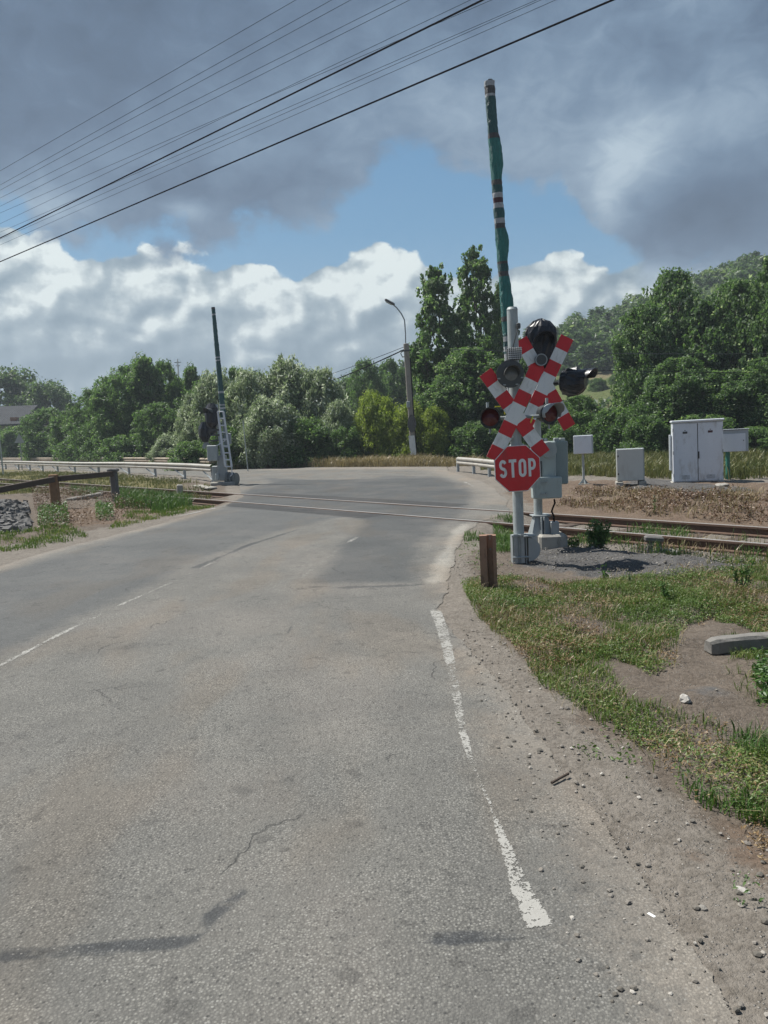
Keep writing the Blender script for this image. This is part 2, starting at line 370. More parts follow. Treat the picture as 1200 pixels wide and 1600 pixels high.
# ------------------------------------------------------------------ layout: road, track, terrain
RIGHT = [(.95, -12), (.95, 1.5), (.85, 3), (.72, 5), G(690, 960), G(695, 915), G(712, 870), G(722, 838), G(750, 815), G(795, 803), G(792, 783), G(775, 765), G(752, 752), G(722, 743), G(700, 736)]
FAR = [G(700, 729), G(600, 729.5), G(500, 730), G(400, 730.5), (-9.5, 43), (-15.5, 52), (-27, 67), (-47, 92), (-70, 118)]
NEAR_L = [(-80, 112), G(0, 729), G(74, 733), G(194, 738), G(298, 744), G(340, 747), G(375, 756), G(374, 766), G(380, 776), G(352, 790), G(230, 824), G(110, 852), G(0, 884), (-5.9, 8), (-6.1, 4), (-6.2, -12)]
def roughen(poly, step=.35, amp=.05, seed=0):
    out = []
    rr = random.Random(seed)
    n = len(poly)
    for i in range(n):
        a = Vector(poly[i]); b = Vector(poly[(i+1) % n]); L = (b-a).length; k = max(1, min(60, int(L/step)))
        nrm = Vector((-(b-a).y, (b-a).x)).normalized() if L > 0 else Vector((0, 0))
        for j in range(k):
            q = a.lerp(b, j/k); w = float(fbm(np.array(q.x), np.array(q.y), 1.6, seed))-.5
            out.append(tuple(q+nrm*w*amp*2+nrm*rr.uniform(-.3, .3)*amp))
    return out
ROAD = roughen(RIGHT+FAR+NEAR_L, .3, .07, 3)
# rails
RA = Vector(G(390, 773.5)); RB = Vector(G(1200, 826)); RD = (RB-RA).normalized(); RN = Vector((-RD.y, RD.x))
if RN.y > 0: RN = -RN
GAUGE = 1.62
RAIL0 = RA+(RB-RA)*0; 
def track_dist(x, y):
    cx, cy = RAIL0+RN*GAUGE/2
    return np.abs((x-cx)*RN.x+(y-cy)*RN.y)
def terrain(x, y):
    x = np.asarray(x, float); y = np.asarray(y, float)
    ins = inpoly(x, y, ROAD); d = np.where(ins, 0, polydist(x, y, ROAD))
    near = np.clip(d/1.2, 0, 1)*(1/(1+np.maximum(0, d-30)/20))
    z = near*((fbm(x, y, .8, 1)-.5)*.14+(fbm(x, y, 3.5, 5, 3)-.5)*.13)
    td = track_dist(x, y)
    tr = np.clip((d-.15)/.5, 0, 1)*np.clip((2.3-td)/.8, 0, 1)
    z = z*(1-tr)+tr*(-.15+(fbm(x, y, 5, 8)-.5)*.04)
    # bank beyond the track on the right
    bank = np.clip((x-2.5)/1.5, 0, 1)*np.clip((d-.3)/1.5, 0, 1)*np.clip(1-np.abs((x-RAIL0.x)*RN.x+(y-RAIL0.y)*RN.y+1.6+1.3)/1.6, 0, 1)*((((x-RAIL0.x)*RN.x+(y-RAIL0.y)*RN.y) < 0))
    z += bank*.10*(.6+.8*fbm(x, y, 1.5, 4))
    base = np.where(y > 27, -.03, -.007)
    return np.where(ins, base, np.where(d < .12, base+d*.05, z))
def tz(x, y): return float(terrain(np.array([x]), np.array([y]))[0])

def ground_mat():
    m, t, b, o = newmat('dirt_and_gravel'); t.dim = '2D'; tc = t.new('ShaderNodeTexCoord').outputs['Object']
    big = t.noise(tc, .35, 4); mid = t.noise(tc, 2.2, 6, .6); fine = t.noise(tc, 28, 5, .7); peb = t.vor(tc, 45); pebc = t.vor(tc, 45, 'Color')
    dust = t.mix(mid, (.205, .182, .157), (.29, .26, .225))
    soil = t.mix(mid, (.13, .108, .088), (.23, .19, .155))
    red = t.mix(mid, (.15, .105, .078), (.235, .18, .135))
    grv = t.mix(mid, (.085, .083, .085), (.17, .165, .16))
    a_s = t.new('ShaderNodeAttribute', attribute_name='soil').outputs['Fac']
    a_r = t.new('ShaderNodeAttribute', attribute_name='redsoil').outputs['Fac']
    a_g = t.new('ShaderNodeAttribute', attribute_name='gravel').outputs['Fac']
    a_f = t.new('ShaderNodeAttribute', attribute_name='field').outputs['Fac']
    j = t.m('MULTIPLY', t.m('SUBTRACT', t.noise(tc, 3.0, 6, .7), .5), .9)
    k = lambda a: t.mr(t.m('ADD', a, j), .35, .65)
    c = t.mix(k(a_s), dust, soil); c = t.mix(k(a_r), c, red); c = t.mix(k(a_g), c, grv)
    fld = t.mix(t.noise(tc, .8, 5), (.13, .13, .045), (.24, .20, .10))
    c = t.mix(k(a_f), c, fld)
    c = t.mix(t.mr(fine, .3, .75, 0, .5), c, t.mix(1, c, (.45, .44, .42), 'MULTIPLY'))
    c = t.mix(t.mr(t.noise(tc, 7, 5, .7), .42, .66, 0, .35), c, t.mix(1, c, (.55, .53, .5), 'MULTIPLY'))
    spk = t.m('MULTIPLY', t.mr(peb, .10, .22, 1, 0), t.mr(t.noise(tc, 9, 2), .48, .62))
    c = t.mix(spk, c, t.mix(pebc, (.14, .13, .12), (.45, .42, .38)))
    t.put(b.inputs['Base Color'], c); b.inputs['Roughness'].default_value = .95; b.inputs['Specular IOR Level'].default_value = .2
    bump(t, b, t.m('ADD', t.m('MULTIPLY', fine, 1.0), t.m('ADD', mid, t.m('MULTIPLY', spk, .5))), .8, .03)
    return m
M['ground'] = ground_mat()
def px_poly(pts): return [G(*p) for p in pts]
SOIL_P = [px_poly([(735, 860), (800, 850), (880, 855), (1020, 885), (1200, 880), (1300, 900), (1300, 1400), (1200, 1380), (1050, 1250), (900, 1120), (790, 1000), (735, 930)]),
          px_poly([(0, 760), (120, 745), (350, 755), (360, 785), (220, 815), (90, 840), (0, 850), (-300, 860), (-300, 760)])]
GRAV_P = [px_poly([(840, 848), (1000, 850), (1200, 875), (1400, 890), (1400, 905), (1150, 905), (960, 905), (870, 893), (820, 880)]),
          px_poly([(-200, 770), (40, 786), (50, 830), (-200, 840)]), px_poly([(1000, 745), (1200, 768), (1080, 775), (960, 762)]),
          px_poly([(1100, 1085), (1120, 1075), (1130, 1090), (1110, 1095)])]
RED_P = [px_poly([(790, 770), (860, 750), (1200, 755), (1400, 790), (1400, 835), (1200, 822), (860, 800)]), px_poly([(90, 800), (200, 780), (260, 800), (180, 820), (100, 830)]),
         px_poly([(1130, 1290), (1200, 1290), (1250, 1400), (1160, 1350)])]
def build_ground():
    def axis(segs):
        out = []
        for a, b_, st in segs: out += list(np.arange(a, b_, st))
        return np.array(out+[segs[-1][1]])
    xs = axis([(-600, -80, 40), (-80, -20, 2.5), (-20, -7, .4), (-7, -3.5, .14), (-3.5, .2, .8), (.2, 8, .09), (8, 20, .4), (20, 80, 2.5), (80, 600, 40)])
    ys = axis([(-60, 0, 6), (0, 2, .4), (2, 13, .09), (13, 27, .16), (27, 50, .7), (50, 120, 5), (120, 800, 60)])
    X, Y = np.meshgrid(xs, ys); Z = terrain(X.ravel(), Y.ravel()).reshape(X.shape)
    nx, ny = len(xs), len(ys); V = np.stack([X.ravel(), Y.ravel(), Z.ravel()], 1)
    i = np.arange(ny-1)[:, None]*nx+np.arange(nx-1)[None, :]
    Fq = np.stack([i, i+1, i+nx+1, i+nx], -1).reshape(-1, 4)
    me = np_mesh('ground', V, Fq, M['ground'], smooth=True)
    x, y = V[:, 0], V[:, 1]
    def att(name, polys, soft):
        v = np.zeros(len(V))
        for p in polys:
            d = polydist(x, y, p); v = np.maximum(v, np.where(inpoly(x, y, p), .5+np.clip(d/soft, 0, .5), .5-np.clip(d/soft, 0, .5)))
        a = me.attributes.new(name, 'FLOAT', 'POINT'); a.data.foreach_set('value', v.astype(np.float32))
    att('soil', SOIL_P, .45); att('redsoil', RED_P, .9); att('gravel', GRAV_P, .6)
    d = polydist(x, y, ROAD); v = np.clip(((y-23+x*-.2)/6), 0, 1)*np.clip((d-1)/2, 0, 1)
    td = track_dist(x, y)
    v = np.where(((x > -3) & (y > 16)) | (x > 10) | (y > 29), v, 0)
    a = me.attributes.new('field', 'FLOAT', 'POINT'); a.data.foreach_set('value', v.astype(np.float32))
    o = bpy.data.objects.new('ground', me); COL.objects.link(o); tag(o, kind='structure')
build_ground()

# ---- road
LAYERS = []          # (key, polygon, softness) painted onto the one road sheet
LAYDEF = {  # key: (lo, hi, aggregate, edge noise, a0, a1, amount)
 'mid': ((.098, .101, .101), (.136, .138, .134), .5, .9, .0, .9, 1.0),
 'dark': ((.078, .082, .083), (.110, .113, .112), .45, .9, .0, 1.0, 1.0),
 'dust': ((.192, .172, .148), (.27, .245, .212), .7, 1.4, -.2, .9, 1.0),
 'pale': ((.28, .265, .235), (.37, .35, .31), .6, .9, -.1, .7, .9),
 'flange': ((.045, .046, .048), (.07, .07, .07), .3, .9, -.2, .5, .9),
 'tar': ((.048, .051, .054), (.080, .083, .086), .7, 1.0, .0, .6, .9),
}
def road_mat():
    m, t, b, o = newmat('worn_asphalt'); t.dim = '2D'; tc = t.new('ShaderNodeTexCoord').outputs['Object']
    lo, hi, agg = (.124, .121, .112), (.190, .184, .169), 1.0
    n4 = t.m('SUBTRACT', t.noise(tc, 3.2, 7, .72), .5); n40 = t.m('SUBTRACT', t.noise(tc, 45, 3, .7), .5); nlow = t.m('SUBTRACT', t.noise(tc, .7, 3), .5)
    for key, (l2, h2, a2, edge, a0, a1, amt) in LAYDEF.items():
        at = t.new('ShaderNodeAttribute', attribute_name='L_'+key).outputs['Fac']
        nz = t.m('ADD', t.m('MULTIPLY', t.m('ADD', n4, t.m('MULTIPLY', n40, .6)), edge), t.m('MULTIPLY', nlow, edge*.5))
        al = t.m('MULTIPLY', t.mr(t.m('ADD', at, nz), a0, a1), amt)
        lo = t.mix(al, lo, l2); hi = t.mix(al, hi, h2); agg = t.m('ADD', t.m('MULTIPLY', t.m('SUBTRACT', a2, agg), al), agg)
    big = t.noise(tc, .5, 5, .6); mid = t.noise(t.scalev(tc, (1.6, .5, 1)), 1.5, 6, .65)
    agv = t.vor(tc, 95); agc = t.vor(tc, 95, 'Color'); fine = t.noise(tc, 160, 3, .7); med = t.noise(tc, 22, 4, .7)
    sepc = t.new('ShaderNodeSeparateColor'); t.l.new(agc, sepc.inputs[0])
    c = t.mix(t.m('MULTIPLY_ADD', mid, .6, t.m('MULTIPLY', big, .4)), lo, hi)
    c = t.mix(t.m('MULTIPLY', t.mr(big, .45, .7), t.m('MULTIPLY', agg, .3)), c, (.24, .21, .18))
    c = t.mix(t.mr(med, .35, .75, 0, .35), c, t.mix(1, c, (.6, .6, .6), 'MULTIPLY'))
    agg_f = t.m('MULTIPLY', t.mr(t.noise(tc, 2.4, 4, .6), .3, .7, .35, 1.0), agg)
    st = t.mix(sepc.outputs[0], t.mix(1, lo, (.62, .62, .62), 'MULTIPLY'), t.mix(1, hi, (2.1, 2.1, 2.05), 'MULTIPLY'))
    c = t.mix(t.m('MULTIPLY', t.m('MULTIPLY', t.mr(agv, .25, .5, 1, 0), .62), agg_f), c, st)
    sp2 = t.vor(tc, 48); sp2c = t.new('ShaderNodeSeparateColor'); t.l.new(t.vor(tc, 48, 'Color'), sp2c.inputs[0])
    w = t.m('MULTIPLY', t.m('GREATER_THAN', sp2c.outputs[1], .86), t.mr(sp2, .12, .26, 1, 0))
    c = t.mix(t.m('MULTIPLY', w, t.m('MULTIPLY', agg, .45)), c, (.42, .41, .38))
    dk = t.m('MULTIPLY', t.m('LESS_THAN', sp2c.outputs[1], .12), t.mr(sp2, .15, .35, 1, 0))
    c = t.mix(t.m('MULTIPLY', dk, t.m('MULTIPLY', agg, .6)), c, (.05, .05, .05))
    stn = t.m('MULTIPLY', t.mr(t.noise(t.scalev(tc, (1, 1, 1), (7, 3, 0)), 5.5, 3, .5), .68, .75), .4)
    c = t.mix(stn, c, (.07, .068, .065))
    lowf = t.noise(t.scalev(tc, (1, 1, 1), (11, 4, 0)), .9, 4, .6)
    c = t.mix(t.mr(lowf, .42, .62, 0, .38), c, t.mix(1, c, (.76, .77, .79), 'MULTIPLY'))
    brn = t.noise(t.scalev(tc, (1, .4, 1), (1, 8, 0)), 1.1, 3, .5)
    c = t.mix(t.mr(brn, .5, .68, 0, .4), c, t.mix(1, c, (1.12, .98, .85), 'MULTIPLY'))
    blt = t.noise(t.scalev(tc, (1, 1, 1), (21, 14, 0)), 3.2, 5, .7)
    c = t.mix(t.mr(blt, .60, .72, 0, .45), c, t.mix(1, c, (.55, .56, .58), 'MULTIPLY'))
    pit = t.noise(t.scalev(tc, (1, 1, 1), (31, 24, 0)), 14, 3, .6)
    c = t.mix(t.mr(pit, .66, .74, 0, .5), c, t.mix(1, c, (.45, .45, .46), 'MULTIPLY'))
    # a few hairline cracks
    wv = t.new('ShaderNodeTexNoise', noise_dimensions='2D'); t.put(wv.inputs['Vector'], tc); wv.inputs['Scale'].default_value = 2.2; wv.inputs['Detail'].default_value = 6
    vm = t.new('ShaderNodeVectorMath', operation='SCALE'); t.l.new(wv.outputs['Color'], vm.inputs[0]); vm.inputs['Scale'].default_value = .5
    va = t.new('ShaderNodeVectorMath', operation='ADD'); t.l.new(tc, va.inputs[0]); t.l.new(vm.outputs[0], va.inputs[1])
    cr = t.vor(va.outputs[0], .5, 'Distance', 'DISTANCE_TO_EDGE')
    cf = t.m('MULTIPLY', t.mr(cr, .001, .006, 1, 0), t.mr(t.noise(tc, 1.1, 3), .52, .60))
    c = t.mix(t.m('MULTIPLY', cf, .5), c, (.04, .04, .04))
    t.put(b.inputs['Base Color'], c); t.put(b.inputs['Roughness'], t.mr(big, .3, .7, .9, .8)); b.inputs['Specular IOR Level'].default_value = .3
    bump(t, b, t.m('SUBTRACT', t.m('ADD', t.m('MULTIPLY', t.m('MULTIPLY', agv, -.8), agg), t.m('ADD', fine, t.m('MULTIPLY', med, .8))), t.m('MULTIPLY', cf, 1.5)), .55, .008)
    ins = t.new('ShaderNodeAttribute', attribute_name='inside').outputs['Fac']
    t.put(b.inputs['Alpha'], t.m('GREATER_THAN', t.m('ADD', ins, t.m('MULTIPLY', n4, .12)), 0.0))
    return m
def build_road():
    def axis(segs):
        out = []
        for a, b_, st in segs: out += list(np.arange(a, b_, st))
        return np.array(out+[segs[-1][1]])
    xs = axis([(-84, -20, 3), (-20, -6.6, .5), (-6.6, 1.4, .07), (1.4, 9, .25)]); ys = axis([(-12.5, 1.5, 1), (1.5, 7, .05), (7, 25, .11), (25, 50, .5), (50, 122, 3)])
    X, Y = np.meshgrid(xs, ys); x, y = X.ravel(), Y.ravel(); nx, ny = len(xs), len(ys)
    sd = polydist(x, y, ROAD)*np.where(inpoly(x, y, ROAD), 1, -1)
    i = (np.arange(ny-1)[:, None]*nx+np.arange(nx-1)[None, :]).ravel(); Fq = np.stack([i, i+1, i+nx+1, i+nx], -1)
    Fq = Fq[(sd[Fq] > -.05).any(1)]; used = np.unique(Fq); mp = np.full(len(x), -1); mp[used] = np.arange(len(used)); Fq = mp[Fq]; x, y = x[used], y[used]
    me = np_mesh('road', np.stack([x, y, np.zeros(len(x))], 1), Fq, road_mat())
    def att(n_, v): a = me.attributes.new(n_, 'FLOAT', 'POINT'); a.data.foreach_set('value', v.astype(np.float32))
    att('inside', sd[used])
    for key in LAYDEF:
        v = np.full(len(x), -3.0)
        for k2, poly, soft in LAYERS:
            if k2 == key: d = polydist(x, y, poly); v = np.maximum(v, np.clip(np.where(inpoly(x, y, poly), d, -d)/soft, -3, 1.2))
        att('L_'+key, v)
    o = bpy.data.objects.new('road', me); COL.objects.link(o); tag(o, kind='structure')
LIFT = [.002]
def overlay(name, poly, mat, soft=.25, z=None, step=.12):
    """sheet of small squares with an 'edge' attribute (0 at the outline, 1 inside)"""
    p = np.array(poly); x0, y0 = p.min(0)-soft; x1, y1 = p.max(0)+soft
    sx = max(step, (x1-x0)/160); sy = max(step, (y1-y0)/160)
    xs = np.arange(x0, x1+sx, sx); ys = np.arange(y0, y1+sy, sy); X, Y = np.meshgrid(xs, ys)
    x, y = X.ravel(), Y.ravel(); d = polydist(x, y, poly); e = np.where(inpoly(x, y, poly), np.clip(d/soft, 0, 1), -np.clip(d/soft, 0, 1)*.9)
    nx, ny = len(xs), len(ys); i = (np.arange(ny-1)[:, None]*nx+np.arange(nx-1)[None, :]).ravel()
    Fq = np.stack([i, i+1, i+nx+1, i+nx], -1); keep = (e[Fq] > -.8).any(1); Fq = Fq[keep]
    used = np.unique(Fq); mp = np.full(len(x), -1); mp[used] = np.arange(len(used)); Fq = mp[Fq]
    zz = LIFT[0] if z is None else z
    if z is None: LIFT[0] += .00018
    me = np_mesh(name, np.stack([x[used], y[used], np.full(len(used), zz)], 1), Fq, mat)
    a = me.attributes.new('edge', 'FLOAT', 'POINT'); a.data.foreach_set('value', e[used].astype(np.float32))
    o = bpy.data.objects.new(name, me); COL.objects.link(o); return tag(o, kind='structure')
def px_strip(pts, w):
    c = [Vector(G(*p)) if len(p) == 2 else Vector(p[:2]) for p in pts]
    ws = w if isinstance(w, (list, tuple)) else [w]*len(c)
    L = []; Rr = []
    for i, p in enumerate(c):
        d = (c[min(i+1, len(c)-1)]-c[max(i-1, 0)]).normalized(); n = Vector((-d.y, d.x))
        L.append(tuple(p+n*ws[i]/2)); Rr.append(tuple(p-n*ws[i]/2))
    return L+Rr[::-1]
# smoother dark asphalt of the far lane and round the crossing
LAYERS.append(('mid', px_poly([(-260, 1130), (0, 1038), (120, 975), (255, 912), (300, 885), (420, 838), (520, 812), (600, 800), (380, 780), (350, 792), (230, 826), (0, 890), (-300, 950)]), .35))
LAYERS.append(('dark', px_poly([(462, 915), (520, 850), (560, 815), (500, 800), (355, 785), (384, 762), (440, 750), (600, 748), (680, 745), (735, 757), (752, 775), (735, 803), (700, 822), (672, 850), (668, 912), (560, 918)]), .35))
LAYERS.append(('mid', px_poly([(400, 745), (560, 752), (600, 742), (700, 744), (745, 758), (745, 772), (430, 762)]), .5))
LAYERS.append(('dust', px_strip([(1.15, -6, 0), (1.05, 1.5, 0), (1.0, 3, 0), (.92, 5, 0), (.82, 7, 0), G(703, 905)+(0,), G(708, 850)+(0,), G(735, 822)+(0,), G(790, 805)+(0,)], [1.2, 1.1, 1.0, 1.0, .8, .5, .4, .6, .6]), .4))
LAYERS.append(('pale', px_poly([(662, 912), (672, 880), (690, 860), (700, 830), (730, 812), (745, 814), (715, 850), (708, 890), (698, 910)]), .2))
LAYERS.append(('dust', px_strip([G(352, 786)+(0,), G(230, 824)+(0,), G(110, 852)+(0,), G(0, 884)+(0,), (-6, 8, 0)], .6), .28))
LAYERS.append(('dust', px_strip([(775, 790), (775, 768), (740, 752), (705, 739), (690, 732), (600, 731), (500, 732), (400, 734)], [1.2, 1.6, 1.5, 2.0, 2.6, 3.0, 2.6, 1.8]), .9))
LAYERS.append(('tar', px_strip([(-60, 1497), (60, 1490), (180, 1480), (300, 1472), (330, 1430), (392, 1385)], [.08, .08, .09, .08, .09, .05]), .04))
LAYERS.append(('tar', px_strip([(620, 1462), (700, 1468), (760, 1462), (880, 1462)], [.02, .10, .08, .04]), .035))
LAYERS.append(('tar', px_strip([(300, 889), (345, 870), (390, 851), (470, 826)], [.2, .12, .18, .1]), .1))
LAYERS.append(('tar', px_strip([(465, 916), (540, 918), (620, 915), (665, 913)], [.1, .22, .2, .1]), .14))
LAYERS.append(('tar', px_strip([(330, 893), (380, 891), (440, 890)], [.05, .09, .05]), .06))
LAYERS.append(('tar', px_strip([(440, 1000), (460, 975), (480, 965)], [.03, .06, .03]), .05))
LAYERS.append(('tar', px_strip([(478, 1090), (480, 1065), (492, 1050)], [.02, .04, .02]), .03))
LAYERS.append(('tar', px_strip([(410, 1196), (440, 1188), (460, 1176)], [.012, .016, .01]), .015))
LAYERS.append(('tar', px_strip([(490, 1100), (510, 1098), (524, 1102)], [.05, .07, .04]), .05))

# worn road paint
def paint_mat(name, wear):
    m, t, b, o = newmat(name); tc = t.new('ShaderNodeTexCoord').outputs['Object']
    t.put(b.inputs['Base Color'], t.mix(t.noise(tc, 30, 4), (.29, .282, .258), (.43, .42, .39))); b.inputs['Roughness'].default_value = .8
    a = t.new('ShaderNodeAttribute', attribute_name='edge').outputs['Fac']
    v = t.vor(tc, 130)
    n = t.m('ADD', t.m('MULTIPLY', t.noise(tc, 30, 6, .8), 1.0), t.m('ADD', t.m('MULTIPLY', t.noise(tc, 1.6, 3), .7), t.m('MULTIPLY', v, .15)))
    n = t.m('ADD', t.m('ADD', n, .09), t.m('MULTIPLY', t.m('SUBTRACT', 1, t.m('MINIMUM', a, 1)), .35))
    al = t.m('MULTIPLY', t.mr(n, wear-.05, wear+.05, 1, 0), t.mr(t.m('ADD', a, t.m('MULTIPLY', t.m('SUBTRACT', t.noise(tc, 60, 3), .5), .9)), .0, .3))
    t.put(b.inputs['Alpha'], t.m('GREATER_THAN', al, .5)); bump(t, b, t.noise(tc, 120, 3), .4, .004)
    return m
M['paint_worn'] = paint_mat('worn_road_paint', 1.005); M['paint_mid'] = paint_mat('thin_road_paint', .965); M['paint_faint'] = paint_mat('faint_road_paint', .90); M['paint_good'] = paint_mat('road_paint', 1.045)
overlay('road_marking', px_strip([(848, 1452), (815, 1390), (785, 1310), (765, 1258)], [.115, .105, .07, .035]), M['paint_good'], .02, step=.008)
overlay('road_marking', px_strip([(768, 1262), (738, 1195), (722, 1140)], [.035, .045, .07]), M['paint_good'], .012, step=.006)
overlay('road_marking', px_strip([(722, 1140), (707, 1050), (692, 985), (678, 948)], [.08, .10, .13, .14]), M['paint_worn'], .02, step=.012)
overlay('road_marking', px_strip([(-80, 1082), (0, 1040), (100, 988), (200, 940), (280, 905)], .10), M['paint_mid'], .03, step=.02)
overlay('road_marking', px_strip([(280, 905), (330, 880), (400, 850), (450, 832)], .10), M['paint_faint'], .03, step=.02)
overlay('road_marking', px_strip([(458, 915), (500, 880), (540, 850), (560, 838)], .16), M['paint_faint'], .05, step=.03)
overlay('road_marking', px_strip([(222, 820), (262, 810), (310, 800), (354, 790)], .14), M['paint_good'], .03, step=.02)
overlay('road_marking', px_strip([(120, 840), (165, 832)], .10), M['paint_faint'], .03, step=.02)
overlay('road_marking', px_strip([(668, 905), (680, 890), (695, 868), (705, 850)], [.22, .26, .2, .1]), M['paint_faint'], .05, step=.02)
overlay('road_marking', px_strip([(726, 753), (740, 760)], .16), M['paint_worn'], .05, step=.03)
overlay('road_marking', px_strip([(545, 779), (575, 778)], .35), M['paint_faint'], .15, step=.04)

# ------------------------------------------------------------------ railway track
def build_track():
    root = empty('railway_track', (0, 0, 0), label='rusty single railway track crossing the road with its rails sunk into the asphalt', cat='railway track')
    ts = np.arange(-16, 16, .02)
    def xsec(s, z):                       # rail profile: foot, web, head (offset across, height)
        return [(-.06, z-.15), (.06, z-.15), (.06, z-.135), (.012, z-.12), (.010, z-.04), (.036, z-.032), (.036, z-.005), (.028, z), (-.028, z), (-.036, z-.005), (-.036, z-.032), (-.010, z-.04), (-.012, z-.12), (-.06, z-.135)]
    for off in (0.0, GAUGE):
        base = RAIL0+RN*off
        a = base-RD*45; b_ = base+RD*30
        mb = MB(); prof = xsec(0, .0175); n = len(prof); vs = []
        for q in (a, b_):
            for (o_, z) in prof: vs.append((q.x+RN.x*o_, q.y+RN.y*o_, z))
        mb.add(vs, [(i, (i+1) % n, (i+1) % n+n, i+n) for i in range(n) if i != 7]+[tuple(range(n))[::-1], tuple(range(n, 2*n))])
        rail = mb.build('rail', M['rust_dark'], root)
        mh = MB(); mh.add([(q.x+RN.x*o_, q.y+RN.y*o_, z) for q in (a, b_) for o_, z in ((-.024, .0195), (.024, .0195), (.024, .0160), (-.024, .0160))], [(0, 1, 5, 4), (3, 2, 1, 0), (4, 5, 6, 7), (1, 2, 6, 5), (0, 4, 7, 3)])
        mh.build('rail_head', M['railtop'], rail)
    mats = M['wood_dark']
    ang = math.atan2(RN.y, RN.x)
    for k in range(-70, 48):
        q = RAIL0+RN*GAUGE/2+RD*(k*.62)
        d = float(polydist(np.array([q.x]), np.array([q.y]), ROAD)[0]); ins = bool(inpoly(np.array([q.x]), np.array([q.y]), ROAD)[0])
        if ins or d < 1.1 or q.y < 4 or k < -38: continue
        mb = MB(); mb.box((0, 0, 0), (2.5, .24, .14), bev=.012)
        mb.build('sleeper', mats, root, loc=(q.x, q.y, -.205+random.uniform(-.01, .01)), rot=(0, 0, ang+random.uniform(-.02, .02)))
    # dark flange gaps in the road
build_track()
for off, w in ((-.48, .80), (.12, .16), (GAUGE-.14, .16), (GAUGE+.42, .70)):
    b0 = RAIL0+RN*off
    a = b0-RD*.4; e = b0+RD*8.3
    LAYERS.append(('flange', [tuple(a-RN*w/2), tuple(e-RN*w/2), tuple(e+RN*w/2), tuple(a+RN*w/2)], .10))

build_road()

# ------------------------------------------------------------------ signal helpers
def hood_mesh(mb, M4, r, depth, mi_out=0, n=20, start=-35, end=215, thick=.006, flare=1.05):
    """open-bottomed visor: partial cylinder along -y"""
    vs = []
    for dep, rr in ((0, r), (-depth, r*flare)):
        for rad in (rr, rr-thick):
            for i in range(n+1):
                a = R(start+(end-start)*i/n); cut = 1.0
                if dep < 0: cut = .45+.55*max(0, math.sin(a))**.6 if math.sin(a) > 0 else .35
                vs.append(M4 @ Vector((rad*math.cos(a), dep*cut, rad*math.sin(a))))
    q = n+1; fs = []
    for i in range(n):
        fs += [(i, i+1, 2*q+i+1, 2*q+i), (q+i+1, q+i, 3*q+i, 3*q+i+1), (2*q+i, 2*q+i+1, 3*q+i+1, 3*q+i)]
    mb.add(vs, fs, mi_out)
def disc(mb, M4, r, depth, n=32, mi=0):
    mb.prism([(r*math.cos(2*math.pi*i/n), r*math.sin(2*math.pi*i/n)) for i in range(n)], M4, depth, mi)
def lens(mb, M4, r, bulge=.02, n=24):
    vs = [M4 @ Vector((0, -bulge, 0))]; fs = []
    for k in (1, 2, 3):
        for i in range(n):
            a = 2*math.pi*i/n; rr = r*k/3
            vs.append(M4 @ Vector((rr*math.cos(a), -bulge*(1-(k/3)**2), rr*math.sin(a))))
    fs += [(0, 1+(i+1) % n, 1+i) for i in range(n)]
    for k in (0, 1): fs += [(1+k*n+i, 1+k*n+(i+1) % n, 1+(k+1)*n+(i+1) % n, 1+(k+1)*n+i) for i in range(n)]
    mb.add(vs, fs)
def cross_boards(parent, c, half, width, ang1, ang2, yaw=0):
    """two banded boards of a level-crossing cross"""
    for k, (ang, dy) in enumerate(((ang1, 0.0), (ang2, -.012))):
        mb = MB(); L = 2*half; cuts = [-half, -half*.73, -half*.47, -half*.20, half*.20, half*.47, half*.73, half]
        for i in range(7):
            z0 = cuts[i]; seg = cuts[i+1]-cuts[i]
            c_ = .004 if i in (0, 6) else 0
            mi = 1 if i % 2 else 0
            if i == 3: mi = 1
            poly = [(-width/2, z0), (width/2, z0), (width/2, z0+seg), (-width/2, z0+seg)]
            mb.prism(poly, T4((0, -.004, 0)), .008, mi if i != 3 else 1)
        # band order red white red | white | red white red
        mb.mi = [(0 if j in (0, 2, 4, 6) else 1) for j in range(7) for _ in range(6)] if False else mb.mi
        seq = [0, 1, 0, 1, 0, 1, 0]
        mb.mi = [seq[j] for j in range(7) for _ in range(6)]
        # grey back sheet and rim
        mb.prism([(-width/2, -half), (width/2, -half), (width/2, half), (-width/2, half)], T4((0, .005, 0)), .004, 2)
        o = mb.build('cross_board', [M['red'], M['white'], M['galv']], parent)
        o.matrix_local = T4((c[0], c[1]+dy, c[2]), rz=yaw) @ Matrix.Rotation(ang, 4, 'Y')
def stroke(mb, pts, w, y0, y1, mi=0):
    """2d stroke in xz plane given thickness in y"""
    pts = [Vector(p) for p in pts]; L = []; Q = []
    closed = (pts[0]-pts[-1]).length < 1e-6
    n = len(pts)
    for i, p in enumerate(pts):
        if closed:
            a = pts[(i-1) % (n-1)] if i > 0 else pts[n-2]; b = pts[(i+1) % (n-1)] if i < n-1 else pts[1]
        else: a = pts[max(0, i-1)]; b = pts[min(n-1, i+1)]
        d = (b-a).normalized(); nn = Vector((-d.y, d.x)); L.append(p+nn*w/2); Q.append(p-nn*w/2)
    vs = [(p.x, y0, p.y) for p in L]+[(p.x, y0, p.y) for p in Q]+[(p.x, y1, p.y) for p in L]+[(p.x, y1, p.y) for p in Q]
    fs = []
    for i in range(n-1):
        fs += [(i, i+n, i+n+1, i+1), (i+2*n, i+2*n+1, i+3*n+1, i+3*n), (i, i+1, i+1+2*n, i+2*n), (i+n, i+3*n, i+3*n+1, i+n+1)]
    mb.add(vs, fs, mi)
